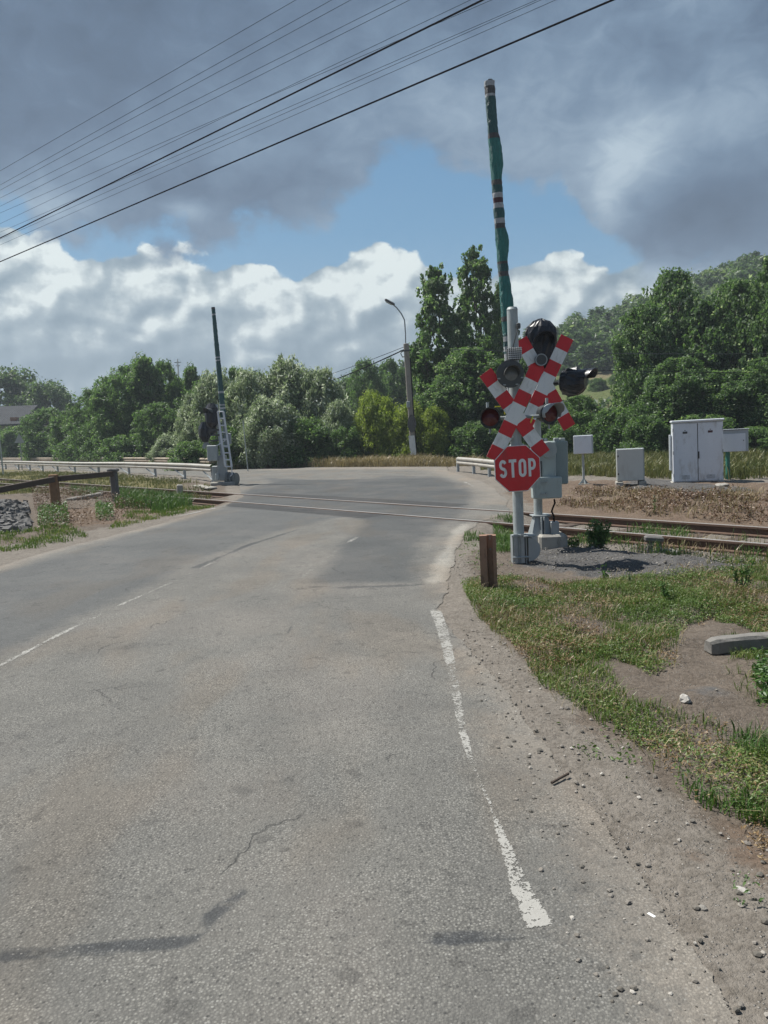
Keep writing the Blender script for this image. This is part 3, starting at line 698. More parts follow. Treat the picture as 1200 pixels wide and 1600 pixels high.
def arc(cx, cz, rx, rz, a0, a1, n=10): return [(cx+rx*math.cos(R(a0+(a1-a0)*i/n)), cz+rz*math.sin(R(a0+(a1-a0)*i/n))) for i in range(n+1)]
def stop_letters(mb, h, y0, y1):
    w = h*.50; s = h*.17; gap = h*.14; tot = 4*w+3*gap; x = -tot/2
    hh = h/2-s/2; ww = w/2-s/2; q = hh/2
    cx = x+w/2
    S = arc(cx, q, ww, q*.98, 20, 180, 10)+arc(cx, q, ww, q*.98, 190, 245, 4)+[(cx, 0)]+arc(cx, -q, ww, q*.98, 65, -10, 5)+arc(cx, -q, ww, q*.98, -20, -160, 10)
    stroke(mb, S, s, y0, y1)
    cx += w+gap
    stroke(mb, [(cx-w/2, hh), (cx+w/2, hh)], s, y0, y1); stroke(mb, [(cx, hh-s/2), (cx, -h/2)], s, y0, y1)
    cx += w+gap
    r = ww
    O = arc(cx, hh-r, ww, r, 0, 180, 10)+arc(cx, -hh+r, ww, r, 180, 360, 10); O.append(O[0]); stroke(mb, O, s, y0, y1)
    cx += w+gap
    xl = cx-ww
    stroke(mb, [(xl, h/2), (xl, -h/2)], s, y0, y1)
    rb = h*.24
    stroke(mb, [(xl+s/2, hh), (cx, hh)]+arc(cx, hh-rb, ww, rb, 85, -85, 10)+[(cx, hh-2*rb), (xl+s/2, hh-2*rb)], s*.95, y0, y1)

# ------------------------------------------------------------------ near signal post
def build_signal_post():
    Y0 = 9.62
    bx, by = G(812, 881)
    by = Y0; bx = P(812, 881, Y0)[0]; base = Vector((bx, by, 0))
    root = empty('signal_post', base, label='grey signal post carrying the STOP octagon, a banded cross and dark red lamps', cat='signal post')
    root.rotation_euler = (0, R(-.5), 0)
    L = lambda px, py, dy=0: Vector(P(px, py, Y0+dy))-base
    top = L(803, 484).z
    mb = MB(); mb.tube([(0, 0, -.1), (0, 0, 1.2), (0, 0, top)], .066, 24); mb.tube([(0, 0, top), (0, 0, top+.03)], [.07, .055], 24)
    mb.build('post', M['galv_light'], root, True)
    # hinged foot: plates, clamp bands and rounded cover
    mb = MB()
    for x in (-.055, .03): mb.box((x, -.075, .16), (.05, .03, .36), bev=.004); 
    mb.box((-.01, -.07, .335), (.19, .05, .03), bev=.005); mb.box((-.055, -.095, .34), (.06, .02, .03)); mb.box((.035, -.095, .34), (.06, .02, .03))
    for x in (-.09, .075): mb.box((x, 0, .15), (.012, .16, .36))
    mb.tube([(-.1, -.09, .06), (.1, -.09, .06)], .012, 8)
    mb.build('foot_clamp', M['galv'], root)
    mb = MB(); prof = [(.0, 0.0)]+[(.155*math.cos(R(a)), .02+.155*math.sin(R(a))+.13) for a in range(90, -91, -12)]+[(0, 0)]
    mb.prism([(x+.03, z) for x, z in [(0, .305)]+[(.15*math.cos(R(a)), .155+.15*math.sin(R(a))) for a in range(75, -76, -10)]+[(0, .005)]], T4((.07, -.10, 0)), .2)
    mb.box((.115, -.0, .325), (.15, .24, .02), bev=.004)
    mb.build('foot_cover', M['galv'], root, True)
    # STOP octagon
    c = L(810, 732, -.12); w = .57
    def octo(r): return [(r/math.cos(R(22.5))*math.cos(R(22.5+45*i)), r/math.cos(R(22.5))*math.sin(R(22.5+45*i))) for i in range(8)]
    mb = MB(); mb.prism(octo(w/2-.009), T4((0, -.003, 0)), .004, 0); mb.prism(octo(w/2), T4((0, .0005, 0)), .006, 1)
    mb.prism([(x*1.0, z) for x, z in octo(w/2)], T4((0, .0075, 0)), .012, 2)
    s = mb.build('stop_sign', [M['red'], M['white'], M['galv']], root); s.location = c; s.rotation_euler = (0, R(-1.0), R(2)); s['label'] = 'red octagonal STOP sign with thin white border'
    mb = MB(); stop_letters(mb, .225, -.0065, -.0025); l = mb.build('lettering', M['white'], s); l.location = (0, -.001, .005); l.scale = (.84, 1, 1)
    mb = MB(); mb.box((c.x, -.085, c.z-.27), (.22, .02, .035)); mb.box((c.x, -.085, c.z+.2), (.22, .02, .035)); mb.box((c.x, -.07, c.z-.27), (.15, .06, .03)); mb.build_each('sign_bracket', M['galv'], root)
    # cross
    c = L(806.5, 646, -.09)
    cross_boards(root, c, .625, .178, R(-34), R(28), R(3))
    # grilled box, main round lamp
    c = L(807, 552, -.12); mb = MB(); mb.box(c+Vector((0, .03, 0)), (.18, .09, .155), bev=.02); bell = mb.build('lamp_box', M['darkgrey'], root)
    mb = MB()
    for i in range(7): mb.box(c+Vector((-.075+i*.025, -.022, 0)), (.004, .006, .15))
    for i in range(6): mb.box(c+Vector((0, -.026, -.0625+i*.025)), (.172, .006, .004))
    mb.build('grille', M['white'], bell)
    mb = MB(); mb.tube([c+Vector((-.02, .05, .05)), c+Vector((.03, .03, .22)), c+Vector((.055, .03, .3))], .006, 6); mb.box(c+Vector((.06, .03, .33)), (.05, .05, .07), bev=.01)
    mb.build('cable', M['darkgrey'], root)
    c = L(800, 584, -.16); mb = MB(); disc(mb, T4(c), .168, .012); h = mb.build('lamp_backplate', M['darkgrey'], root, False)
    mb = MB(); disc(mb, T4(c+Vector((0, .012, 0))), .11, .10); mb.build('lamp_housing', M['black'], h, True)
    mb = MB(); hood_mesh(mb, T4(c+Vector((.01, -.002, 0))), .092, .17, start=-10, end=190); mb.build('lamp_hood', M['darkgrey'], h, True)
    mb = MB(); lens(mb, T4(c+Vector((.01, -.003, 0))), .082); mb.build('lens', M['lens_grey'], h, True)
    mb = MB()
    for a in (-60, -20, 200, 240): mb.box(c+Vector((.15*math.cos(R(a)), -.01, .15*math.sin(R(a)))), (.03, .02, .015))
    mb.build_each('clip', M['galv'], h)
    # two red lamps on a crossbar
    mb = MB(); za = L(806, 652).z; mb.tube([(-.27, .0, za), (.33, .0, za)], .022, 10); mb.box((0, 0, za), (.19, .17, .08), bev=.01); mb.build_each('crossbar', M['galv'], root, True)
    for px, py, yaw in ((768, 652, -8), (861, 646, 22)):
        c = L(px, py, -.05); q = T4(c, rz=R(yaw))
        mb = MB(); mb.prism([(.125*math.cos(2*math.pi*i/28)*1.0, .125*math.sin(2*math.pi*i/28) - (.0 if math.sin(2*math.pi*i/28) > 0 else .015)) for i in range(28)], q, .02)
        disc(mb, q @ T4((0, .02, 0)), .105, .12); h = mb.build('warning_lamp', M['black'], root, True)
        mb = MB(); hood_mesh(mb, q @ T4((0, -.002, 0)), .118, .20, start=-25, end=205); mb.build('lamp_hood', M['darkgrey'] if px < 800 else M['galv'], h, True)
        mb = MB(); lens(mb, q @ T4((0, -.003, 0)), .105); mb.build('lens', M['lens_red'], h, True)
        mb = MB(); mb.tube([c+Vector((-.02, .06, .1)), c+Vector((-.02, .06, .19))], .018, 10); mb.build('cable_gland', M['galv_light'], h)
        mb = MB(); mb.tube([c+Vector((.0, .06, -.11)), c+Vector((.0, .06, -.19))], .012, 8); mb.build('cable_gland', M['galv'], h)
    mb = MB(); z = L(780, 635).z; mb.box((-.19, -.02, z), (.12, .02, .014)); mb.box((-.135, -.03, z-.05), (.012, .02, .1)); mb.box((.19, -.06, za-.04), (.016, .016, .09), Matrix.Rotation(.4, 3, 'Y')); mb.build_each('yellow_tape', M['yellow'], root)
    mb = MB(); mb.tube([L(790, 705), L(795, 692), L(803, 686, -.06), L(804, 682, -.08)], .008, 6); mb.build('hook', M['galv_light'], root)
build_signal_post()

# ------------------------------------------------------------------ booms
def boom_mesh(mb, p0, p1, bands, r0, r1, bulges=(), n=10):
    """bands: list of (t_end, material index); rings from p0 (bottom) to p1 (top)"""
    p0 = Vector(p0); p1 = Vector(p1); N = 150; rr = random.Random(5); vs = []; d = (p1-p0).normalized()
    a = Vector((1, 0, 0)) - d*d.x; a.normalize(); b = d.cross(a)
    for i in range(N+1):
        t = i/N; r = r0+(r1-r0)*t
        w = 0
        for (tc, hw, amp) in bulges: w += amp*max(0, 1-((t-tc)/hw)**2)
        c = p0.lerp(p1, t)
        tp = 1.0
        jit = .04*math.sin(t*61)+.03*math.sin(t*133+1)
        for k in range(n):
            th = 2*math.pi*k/n; rad = r*(1+jit*math.sin(th*2+t*30)*1.0+.05*rr.uniform(-1, 1))
            vs.append(c+a*math.cos(th)*(rad+w*.9*(1 if math.cos(th) > 0 else .0))+b*math.sin(th)*rad*.7)
    fs = []; mi = []
    for i in range(N):
        t = (i+.5)/N; m_ = next((m for te, m in bands if t <= te), bands[-1][1])
        for k in range(n): fs.append((i*n+k, i*n+(k+1) % n, (i+1)*n+(k+1) % n, (i+1)*n+k)); mi.append(m_)
    fs += [tuple(range(n-1, -1, -1)), tuple(range(N*n, N*n+n))]; mi += [1, 1]
    o = len(mb.v); mb.v += [tuple(v) for v in vs]; mb.f += [tuple(i+o for i in f) for f in fs]; mb.mi += mi

def wrinkled(mb, M4, pts_prof, sx, sy, n=26, amp=.02, seed=0):
    """bagged thing: stack of rings (z, radius) with puckered outline"""
    rr = random.Random(seed); ph = [rr.uniform(0, 6) for _ in range(6)]; vs = []
    for j, (z, r) in enumerate(pts_prof):
        for k in range(n):
            th = 2*math.pi*k/n
            w = 1+amp*(math.sin(th*7+ph[0]+z*20)+.8*math.sin(th*11+ph[1]-z*31)+.6*math.sin(th*17+ph[2]+z*47))+rr.uniform(-1, 1)*amp*.9
            vs.append(M4 @ Vector((sx*r*w*math.cos(th), sy*r*w*math.sin(th), z+rr.uniform(-1, 1)*amp*.2)))
    m = len(pts_prof); fs = [(k*n+i, k*n+(i+1) % n, (k+1)*n+(i+1) % n, (k+1)*n+i) for k in range(m-1) for i in range(n)]
    fs += [tuple(range(n-1, -1, -1)), tuple(range((m-1)*n, m*n))]
    mb.add(vs, fs)

def build_near_barrier():
    Y0 = 10.75; bx = P(858, 866, Y0)[0]; base = Vector((bx, Y0, 0))
    root = empty('barrier_machine', base, label='barrier machine on a concrete block behind the STOP post, with tall green wrapped boom', cat='barrier')
    L = lambda px, py, dy=0: Vector(P(px, py, Y0+dy))-base
    k = Y0/F     # metres per photo pixel at this depth
    def B(px0, py0, px1, py1, depth, dy=0, bev=.01, mb=None, rot=None):
        c = L((px0+px1)/2, (py0+py1)/2, dy); m_ = mb or MB(); m_.box(c+Vector((0, depth/2, 0)), ((px1-px0)*k, depth, (py1-py0)*k), rot, bev=bev); return m_
    mb = MB(); mb.box((.05, .22, .02), (.40, .62, .30), bev=.03); mb.build('concrete_footing', M['concrete'], root)
    # pedestal
    c = L(845, 850, .2); zt = L(845, 806, .2).z; zb = L(845, 851, .2).z
    mb = MB()
    def frustum(mb, cx, cy, z0, z1, a, b):
        vs = [(cx+s*a, cy+u*a, z0) for u in (-1, 1) for s in (-1, 1)]+[(cx+s*b, cy+u*b, z1) for u in (-1, 1) for s in (-1, 1)]
        mb.add(vs, [(0, 2, 3, 1), (4, 5, 7, 6), (0, 1, 5, 4), (2, 6, 7, 3), (0, 4, 6, 2), (1, 3, 7, 5)])
    frustum(mb, c.x-.0, c.y, zb, zt, .19, .09)
    mb.box((c.x, c.y, zt+.01), (.26, .26, .02), bev=.003); mb.box((c.x, c.y, zb), (.44, .44, .025), bev=.004)
    for s in (-1, 1): mb.box((c.x+s*.02, c.y-.16, (zt+zb)/2), (.014, .08, zt-zb))
    mb.build('pedestal', M['galv'], root)
    mb = MB()
    for s in (-.17, .17):
        for u in (-.17, .17): mb.tube([(c.x+s, c.y+u, zb), (c.x+s, c.y+u, zb+.07)], .012, 8)
    mb.build_each('anchor_bolt', M['galv_light'], root)
    mb = B(861, 815, 874, 845, .12, .0, bev=.008); mb.build('junction_box', M['galv'], root)
    pc = c
    ztop = L(845, 560, .2).z
    mb = MB(); mb.tube([(pc.x-.03, pc.y, zt), (pc.x-.03, pc.y, ztop)], .062, 20); mb.build('mast', M['galv_light'], root, True)
    mb = B(836, 690, 869, 772, .34, -.02, bev=.015); hs = mb.build('drive_housing', M['greygreen_light'], root)
    mb = MB(); mb.box(L(845, 735, -.03), (.035, .012, .26)); mb.build('slot', M['darkgrey'], hs)
    mb = MB(); disc(mb, T4(L(858, 703, -.05)), .11, .05, 28); disc(mb, T4(L(858, 703, -.065)), .03, .02, 12, 0); mb.build('drive_disc', M['galv_light'], root, True)
    mb = B(864, 689, 888, 757, .38, .05, bev=.015); h2 = mb.build('counterweight_box', M['greygreen'], root)
    mb = MB()
    for x in (869, 878): mb.box(L(x, 687, .2), (.07, .09, .05), bev=.006)
    for x in (845, 852): mb.box(L(x, 688, .15), (.05, .09, .06), bev=.006)
    mb.build_each('terminal_cover', M['galv'], h2)
    mb = B(834, 746, 878, 779, .20, -.16, bev=.012); cb = mb.build('control_box', M['greygreen_light'], root)
    mb = MB()
    for y in (753, 771): mb.tube([L(853, y, -.17), L(855, y, -.20)], .012, 10); mb.box(L(847, y+1, -.168), (.06, .008, .012))
    mb.build_each('lock', M['galv'], cb)
    mb = B(830, 744, 836, 760, .1, -.1, bev=.006); mb.build('hinge_bracket', M['greygreen_light'], root)
    mb = MB(); mb.tube([L(866, 780, -.05), L(867, 786, -.05), L(864, 793, -.04), L(862, 799, -.02), L(865, 806, 0), L(866, 816, .03)], .013, 8); mb.build('cable', M['cable'], root, True)
    # cross
    cross_boards(root, L(852, 599.5, -.14), .69, .185, R(-28.5), R(27), R(4))
    # bagged signal on top with hood
    c = L(846, 541, -.05)
    mb = MB(); s = k
    wrinkled(mb, T4(c), [(-.44, .04), (-.36, .09), (-.2, .16), (-.08, .19), (.05, .205), (.17, .205), (.26, .18), (.33, .12), (.365, .04)], 1.0, .62, amp=.055, seed=3)
    w = mb.build('wrapped_signal', M['bag'], root)
    mb = MB(); hood_mesh(mb, T4(c+Vector((0, -.10, .03))), .135, .22, start=-5, end=185, thick=.02, flare=1.12); mb.build('hood', M['bag'], w, True)
    mb = MB(); disc(mb, T4(c+Vector((0, -.11, .03))), .125, .02); mb.build('lens_cover', M['black'], w)
    mb = MB(); disc(mb, T4(L(846, 562, -.23)), .082, .06, 28); disc(mb, T4(L(846, 562, -.24)), .03, .02, 16); mb.build('horn', M['darkgrey'], root, True)
    mb = MB(); vs = []
    cc = L(846, 562, -.237); n = 28
    for r_ in (.082, .068):
        vs += [cc+Vector((r_*math.cos(2*math.pi*i/n), 0, r_*math.sin(2*math.pi*i/n))) for i in range(n)]
    mb.add(vs, [(i, (i+1) % n, n+(i+1) % n, n+i) for i in range(n)]); mb.build('horn_rim', M['galv'], root)
    # second bagged lamp on the side
    c = L(892, 597, .0); mb = MB()
    wrinkled(mb, T4(c, rx=R(90), rz=R(62)), [(-.16, .05), (-.12, .15), (-.02, .19), (.09, .185), (.16, .15), (.2, .10)], 1.0, 1.0, amp=.045, seed=8)
    w = mb.build('wrapped_signal', M['bag'], root)
    mb = MB(); hood_mesh(mb, T4(c+Vector((.10, -.10, .02)), rz=R(50)), .14, .24, start=10, end=170, thick=.02); mb.build('hood', M['bag'], w, True)
    mb = MB(); mb.tube([L(850, 600, .1), L(880, 598, .05)], .025, 10); mb.tube([L(846, 640, .1), L(846, 560, .05)], .03, 10); mb.box(L(852, 640, .02), (.34, .08, .26), bev=.02); mb.build('mounting_frame', M['black'], root, True)
    # boom
    p1 = L(764.5, 127, -.1); p0 = L(808, 716, -.1)
    def tt(py): return (716-py)/(716-127.0)
    bands = [(548, 3), (542, 1), (534, 3), (528, 1), (520, 3), (514, 1), (498, 0), (488, 2), (450, 0), (424, 0), (418, 2), (404, 1), (400, 2), (352, 0), (342, 2), (335, 3), (318, 1), (310, 3), (303, 4), (297, 3), (284, 1), (277, 2), (212, 0), (205, 2), (152, 1), (145, 3), (134, 2), (126, 3)]
    mb = MB(); boom_mesh(mb, p0, p1, [(tt(b_[0]), b_[1]) for b_ in bands], .076, .070, [(tt(240), .06, .036), (tt(372), .04, .036), (tt(470), .03, .02), (tt(455), .06, .02)])
    bm = mb.build('boom', [M['fab'], M['fab_dark'], M['tape'], M['tape_white'], M['tape_red']], root, True); bm['label'] = 'raised boom wrapped in green mesh fabric with brown and white tape'
    mb = MB(); mb.box(p1+Vector((.01, 0, .012)), (.06, .05, .025), bev=.006); mb.build('tip_cap', M['darkgrey'], bm)
    mb = MB(); mb.tube([p0+Vector((0, 0, .1)), L(850, 704, -.03)], .035, 10); mb.box(p0+Vector((0, 0, 0)), (.2, .14, .4), bev=.02); mb.build('boom_clamp', M['galv'], root)
build_near_barrier()

def build_far_barrier():
    Y0 = 29.3; bx, _, _ = P(350, 757, Y0); base = Vector((bx, Y0, 0)); k = Y0/F
    root = empty('barrier_machine', base, label='distant barrier machine with ladder and bagged lamps at the left edge of the crossing', cat='barrier')
    L = lambda px, py, dy=0: Vector(P(px, py, Y0+dy))-base
    mb = MB(); mb.box((0, 0, .02), (.9, .7, .2), bev=.03); mb.build('concrete_footing', M['concrete'], root)
    mb = MB(); mb.tube([L(354, 753), L(346, 695), L(337, 632)], .085, 12); mb.build('mast', M['boxside'], root, True)
    # ladder
    mb = MB(); a0, a1 = L(362, 729, -.25), L(349, 643, -.25); b0, b1 = L(352, 729, -.25), L(340, 643, -.25)
    mb.tube([a0, a1], .04, 6); mb.tube([b0, b1], .04, 6)
    for i in range(9): mb.tube([a0.lerp(a1, i/8), b0.lerp(b1, i/8)], .028, 6)
    mb.tube([a0, a0+Vector((0, 0, -.3)), L(352, 752, -.2)], .02, 6)
    mb.tube([L(338, 697, -.15), L(352, 688, -.25)], .02, 6); mb.build('ladder', M['white_box'], root)
    def box(name, x0, y0, x1, y1, dep, mat, dy=0):
        mb = MB(); c = L((x0+x1)/2, (y0+y1)/2, dy); mb.box(c, ((x1-x0)*k, dep, (y1-y0)*k), bev=.02); return mb.build(name, mat, root)
    cb = box('control_box', 325, 696, 340, 720, .35, M['galv_light'], -.25); cb['label'] = 'pale grey control box'
    box('drive_housing', 341, 712, 354, 751, .4, M['galv'])
    box('pedestal', 333, 728, 342, 752, .3, M['galv'], .1)
    box('junction_box', 337, 740, 342, 750, .15, M['galv_light'], -.3)
    box('relay_box', 354, 677, 361, 694, .2, M['galv'])
    mb = MB(); q = L(364, 747, -.1)
    for i in range(3): disc(mb, T4(q+Vector((i*.12-.12, .0+i*.04, -.02*i)), rz=R(70)), .24, .08, 18)
    mb.box(q+Vector((-.15, 0, .1)), (.5, .08, .1), Matrix.Rotation(.35, 3, 'Y')); mb.build('counterweight', M['wheelwt'], root)
    mb = MB(); wrinkled(mb, T4(L(331, 648, -.1)), [(-.45, .12), (-.3, .24), (0, .26), (.25, .24), (.42, .12)], 1, .8, 16, .05, 2)
    w = mb.build('wrapped_signal', M['bag'], root)
    mb = MB(); hood_mesh(mb, T4(L(328, 645, -.3), rz=R(-30)), .17, .25, start=0, end=180); mb.build('hood', M['darkgrey'], w)
    mb = MB(); wrinkled(mb, T4(L(320, 674, .1)), [(-.4, .1), (-.2, .22), (.1, .24), (.35, .12)], 1, .8, 16, .06, 4); mb.build('wrapped_signal', M['bag'], root)
    mb = MB(); wrinkled(mb, T4(L(330, 668, .1)), [(-.3, .1), (-.2, .18), (.1, .2), (.3, .12)], 1, .8, 16, .06, 5); mb.box(L(336, 672, -.05), (.35, .1, .06)); mb.box(L(336, 680, -.05), (.35, .1, .06)); mb.box(L(335, 688, -.05), (.3, .1, .06)); mb.build('lamp_frame', M['darkgrey'], root)
    mb = MB(); mb.box(L(322, 690, .1), (.12, .03, .55), Matrix.Rotation(R(25), 3, 'Y')); mb.box(L(322, 690, .13), (.12, .03, .55), Matrix.Rotation(R(-25), 3, 'Y')); mb.build('cross_board', M['galv'], root)
    p1 = L(333, 480, -.1); p0 = L(349, 652, -.1)
    tt = lambda py: (652-py)/(652-480.0)
    bands = [(639, 1), (636, 3), (634, 1), (631.5, 3), (614, 1), (611, 3), (590, 1), (564, 1), (561.5, 3), (559, 1), (556.5, 3), (493, 1), (490, 3), (484, 1), (480, 2)]
    mb = MB(); boom_mesh(mb, p0, p1, [(tt(a), b_) for a, b_ in bands], .115, .07)
    bm = mb.build('boom', [M['fab'], M['fab_dark'], M['tape'], M['tape_white'], M['tape_red']], root, True)
    mb = MB(); mb.tube([L(349, 652, -.1), L(353, 700, -.05)], .06, 8); mb.build('boom_arm', M['greygreen'], root)
build_far_barrier()

# ------------------------------------------------------------------ cabinets beyond the track
def cabinet(name, px, py, Y, w, d, h, rz, mat, label, cat='electrical cabinet'):
    x = P(px, py, Y)[0]; z = P(px, py, Y)[2]
    root = empty(name, (x, Y, 0), (0, R(-.9), R(rz)), label=label, cat=cat)
    return root, z
def build_cabinets():
    G_ = 'electrical cabinets beyond the track'
    # big two-door cabinet
    Y = 21.3; k = Y/F
    root, z = cabinet('electrical_cabinet', 1091, 754, Y, 0, 0, 0, -17, None, 'tall white two-door cabinet, widest of the row beyond the track')
    zb = z+.02; w, d, h = 1.30, .62, 1.66
    mb = MB(); mb.box((0, d/2, zb+h/2), (w, d, h), bev=.01); body = mb.build('body', M['white_box'], root)
    for s in (-1, 1):
        mb = MB(); mb.box((s*w/4, -.012, zb+h/2), (w/2-.012, .02, h-.06), bev=.006); dr = mb.build('door', M['white_box'], root)
        mb = MB(); mb.box((s*w/4, -.026, zb+h-.28), (.12, .004, .06)); mb.box((s*w/4, -.026, zb+h-.22), (.03, .004, .02)); mb.build_each('warning_label', M['tape_red'] if s > 0 else M['darkgrey'], dr)
        mb = MB(); mb.box((s*w/4, -.026, zb+.18), (.06, .004, .02)); mb.build('vent', M['galv'], dr)
    for s in (-1, 1):
        for f in (.12, .5, .88): mb = MB(); mb.tube([(s*(w/2-.012), -.03, zb+h*f-.05), (s*(w/2-.012), -.03, zb+h*f+.05)], .012, 8); mb.build('hinge', M['galv'], root)
        for i in range(5): mb = MB() if i == 0 else mb; mb.box((s*w/4, -.026, zb+.10+i*.022), (.22, .006, .008))
        mb.build('vent_slats', M['galv'], root); tag(root.children[-1], kind=None)
    mb = MB(); mb.box((.0, -.024, zb+h/2), (.012, .006, h-.08)); mb.build('door_gap', M['black'], root)
    mb = MB(); mb.box((.02, -.035, zb+h*.45), (.03, .03, .2), bev=.008); mb.build('handle', M['black'], root)
    mb = MB(); mb.box((0, d/2-.02, zb+h+.035), (w+.06, d+.12, .06), bev=.015); mb.build('cap', M['white_box'], root)
    mb = MB(); mb.box((-w/2-.04, d/2+.1, zb+h*.5), (.05, .4, 1.0), bev=.005); mb.build('side_panel', M['boxside'], root)
    for s in (-1, 1): mb = MB(); mb.box((s*(w/2-.06), d/2, zb-.13), (.2, d, .26), bev=.01); mb.build('foundation_block', M['concrete'], root)
    mb = MB()
    for i in range(9): mb.tube([(-.45+i*.1, d*.4, zb), (-.45+i*.1+random.uniform(-.02, .02), d*.4, zb-.14)], .018, 6)
    mb.build('cable', M['cable'], root)
    # box on green post
    Y = 21.9; root, z = cabinet('electrical_cabinet', 1137, 756, Y, 0, 0, 0, -26, None, 'white box mounted on a green post at the right end of the cabinets')
    zt = P(1137, 672, Y)[2]; zb2 = P(1137, 706, Y)[2]
    mb = MB(); mb.tube([(0, .2, z-.1), (0, .2, zb2)], .06, 12); mb.build('post', M['greenpost'], root, True)
    mb = MB(); mb.box((.2, .2, (zt+zb2)/2), (.68, .34, zt-zb2), bev=.01); mb.box((.2, .19, zt+.012), (.74, .42, .02), bev=.004); mb.build('body', M['boxside'], root)
    mb = MB(); mb.box((.17, .018, (zt+zb2)/2-.05), (.6, .02, (zt-zb2)*.82), bev=.006); dr = mb.build('door', M['white_box'], root)
    mb = MB(); mb.tube([(.42, .01, (zt+zb2)/2), (.42, -.01, (zt+zb2)/2)], .014, 8); mb.build('handle', M['black'], dr)
    # low cream cabinet
    Y = 21.0; root, z = cabinet('electrical_cabinet', 986, 754, Y, 0, 0, 0, -14, None, 'low cream cabinet on two concrete blocks between two white ones')
    zt = P(986, 701, Y)[2]; w = .72; z0 = z+.05; h = zt-z0
    mb = MB(); mb.box((0, .2, z0+h/2), (w, .4, h), bev=.01); mb.build('body', M['galv_light'], root)
    mb = MB(); mb.box((-.015, -.012, z0+h/2), (w-.03, .024, h-.02), bev=.006); dr = mb.build('door', M['cream_box'], root)
    mb = MB(); mb.box((-w/2+.035, -.03, z0+h*.78), (.03, .015, .05)); mb.box((-w/2+.035, -.03, z0+h*.22), (.03, .015, .05)); mb.build_each('hinge', M['black'], dr)
    for s in (-1, 1): mb = MB(); mb.box((s*(w/2-.06), .15, z0-.12), (.2, .45, .2), bev=.015); mb.build('foundation_block', M['concrete'], root)
    # small box on grey pole
    Y = 22.0; root, z = cabinet('electrical_cabinet', 912, 757, Y, 0, 0, 0, -16, None, 'small white box on a thin grey pole, leftmost of the cabinets')
    zt = P(914, 680, Y)[2]; zb2 = P(914, 709, Y)[2]
    mb = MB(); mb.tube([(0, .1, z), (0, .1, zb2)], .035, 12)
    mb.build('pole', M['galv_light'], root, True)
    mb = MB(); mb.box((0, .1, z+.01), (.3, .3, .02)); 
    for a in range(4): mb.prism([(.03, 0), (.14, 0), (.03, .14)], T4((0, .1, z+.02), rz=R(90*a+20)), .012)
    mb.build('base_plate', M['galv_light'], root)
    mb = MB(); mb.box((.02, .14, (zt+zb2)/2), (.54, .36, zt-zb2), bev=.012); mb.build('body', M['boxside'], root)
    mb = MB(); mb.box((.0, -.045, (zt+zb2)/2), (.50, .02, zt-zb2-.02), bev=.006); mb.build('door', M['white_box'], root)
build_cabinets()

# ------------------------------------------------------------------ small near things
def build_rail_stub():
    x, y = G(765, 926); x, y = G(765, 924); zt = P(765, 836, y)[2]
    mb = MB(); w = .085; z = zt
    prof = [(-w, -.045), (-w, .06), (w, .06), (w, -.055), (w-.035, -.06), (w-.035, .0), (.0, .01), (-.012, -.04)]
    n = len(prof); vs = [(a, b_, -.2) for a, b_ in prof]+[(a, b_, z) for a, b_ in prof]
    mb.add(vs, [tuple(range(n))[::-1], tuple(range(n, 2*n))]+[(i, (i+1) % n, (i+1) % n+n, i+n) for i in range(n)])
    o = mb.build('steel_post', M['rust'], None, loc=(x, y, 0), rot=(0, R(-.8), R(-8)))
    tag(o, 'short rusty steel section post standing in the grass beside the road', 'post')
    mb = MB()
    for z_ in (.55, .44, .58): mb.tube([(.025, -.004, z_), (.025, .012, z_)], .011, 8)
    mb.build_each('bolt_hole', M['wood_grey'], o)
build_rail_stub()
def rock(name, x, y, s, mat, label=None, cat='stone', seed=0, zoff=0, flat=.7):
    rr = random.Random(seed); mb = MB(); n = 8; vs = []; 
    rings = [(-.5, .5), (-.2, .95), (.2, .9), (.45, .5)]
    for z, r_ in rings:
        for k in range(n): a = 2*math.pi*k/n; q = r_*rr.uniform(.72, 1.15); vs.append((s[0]*q*math.cos(a), s[1]*q*math.sin(a), s[2]*(z+rr.uniform(-.08, .08))))
    m = len(rings); fs = [(k*n+i, k*n+(i+1) % n, (k+1)*n+(i+1) % n, (k+1)*n+i) for k in range(m-1) for i in range(n)]+[tuple(range(n-1, -1, -1)), tuple(range((m-1)*n, m*n))]
    mb.add(vs, fs); o = mb.build(name, mat, None, loc=(x, y, tz(x, y)+s[2]*.25+zoff), rot=(0, 0, rr.uniform(0, 6)))
    return tag(o, label, cat)
x, y = G(1070, 1102); rock('stone', x, y, (.045, .03, .05), M['stone_pale'], 'pale angular stone on the grey gravel near the fallen beam', seed=3)
x, y = G(1098, 1420); rock('stone', x, y, (.016, .013, .016), M['wood_grey'], 'small dark stone on the dusty shoulder right of the white scrap', seed=4)
x, y = G(1160, 1393); rock('stone', x, y, (.03, .015, .01), M['stone_pale'], 'flat pale stone on the dusty shoulder below the grass', seed=5)
x, y = G(1128, 760); rock('stone', x, y, (.2, .15, .1), M['concrete'], 'grey stone lying at the foot of the green post', seed=6)
def lay(name, a, b_, r, mat, label, cat, sec=None, z=None):
    a = Vector((*a, 0)); b_ = Vector((*b_, 0)); c = (a+b_)/2; d = b_-a; mb = MB()
    mb.box((0, 0, 0), (d.length, sec[0], sec[1]), bev=min(sec)*.2)
    o = mb.build(name, mat, None, loc=(c.x, c.y, (tz(c.x, c.y) if z is None else z)+sec[1]*.45), rot=(0, 0, math.atan2(d.y, d.x)))
    return tag(o, label, cat)
mb = MB(); a = Vector(G(862, 1227)); b_ = Vector(G(888, 1213)); mb.tube([(a.x, a.y, .012), ((a.x+b_.x)/2+.004, (a.y+b_.y)/2, .016), (b_.x, b_.y, .014)], [.007, .006, .007], 8)
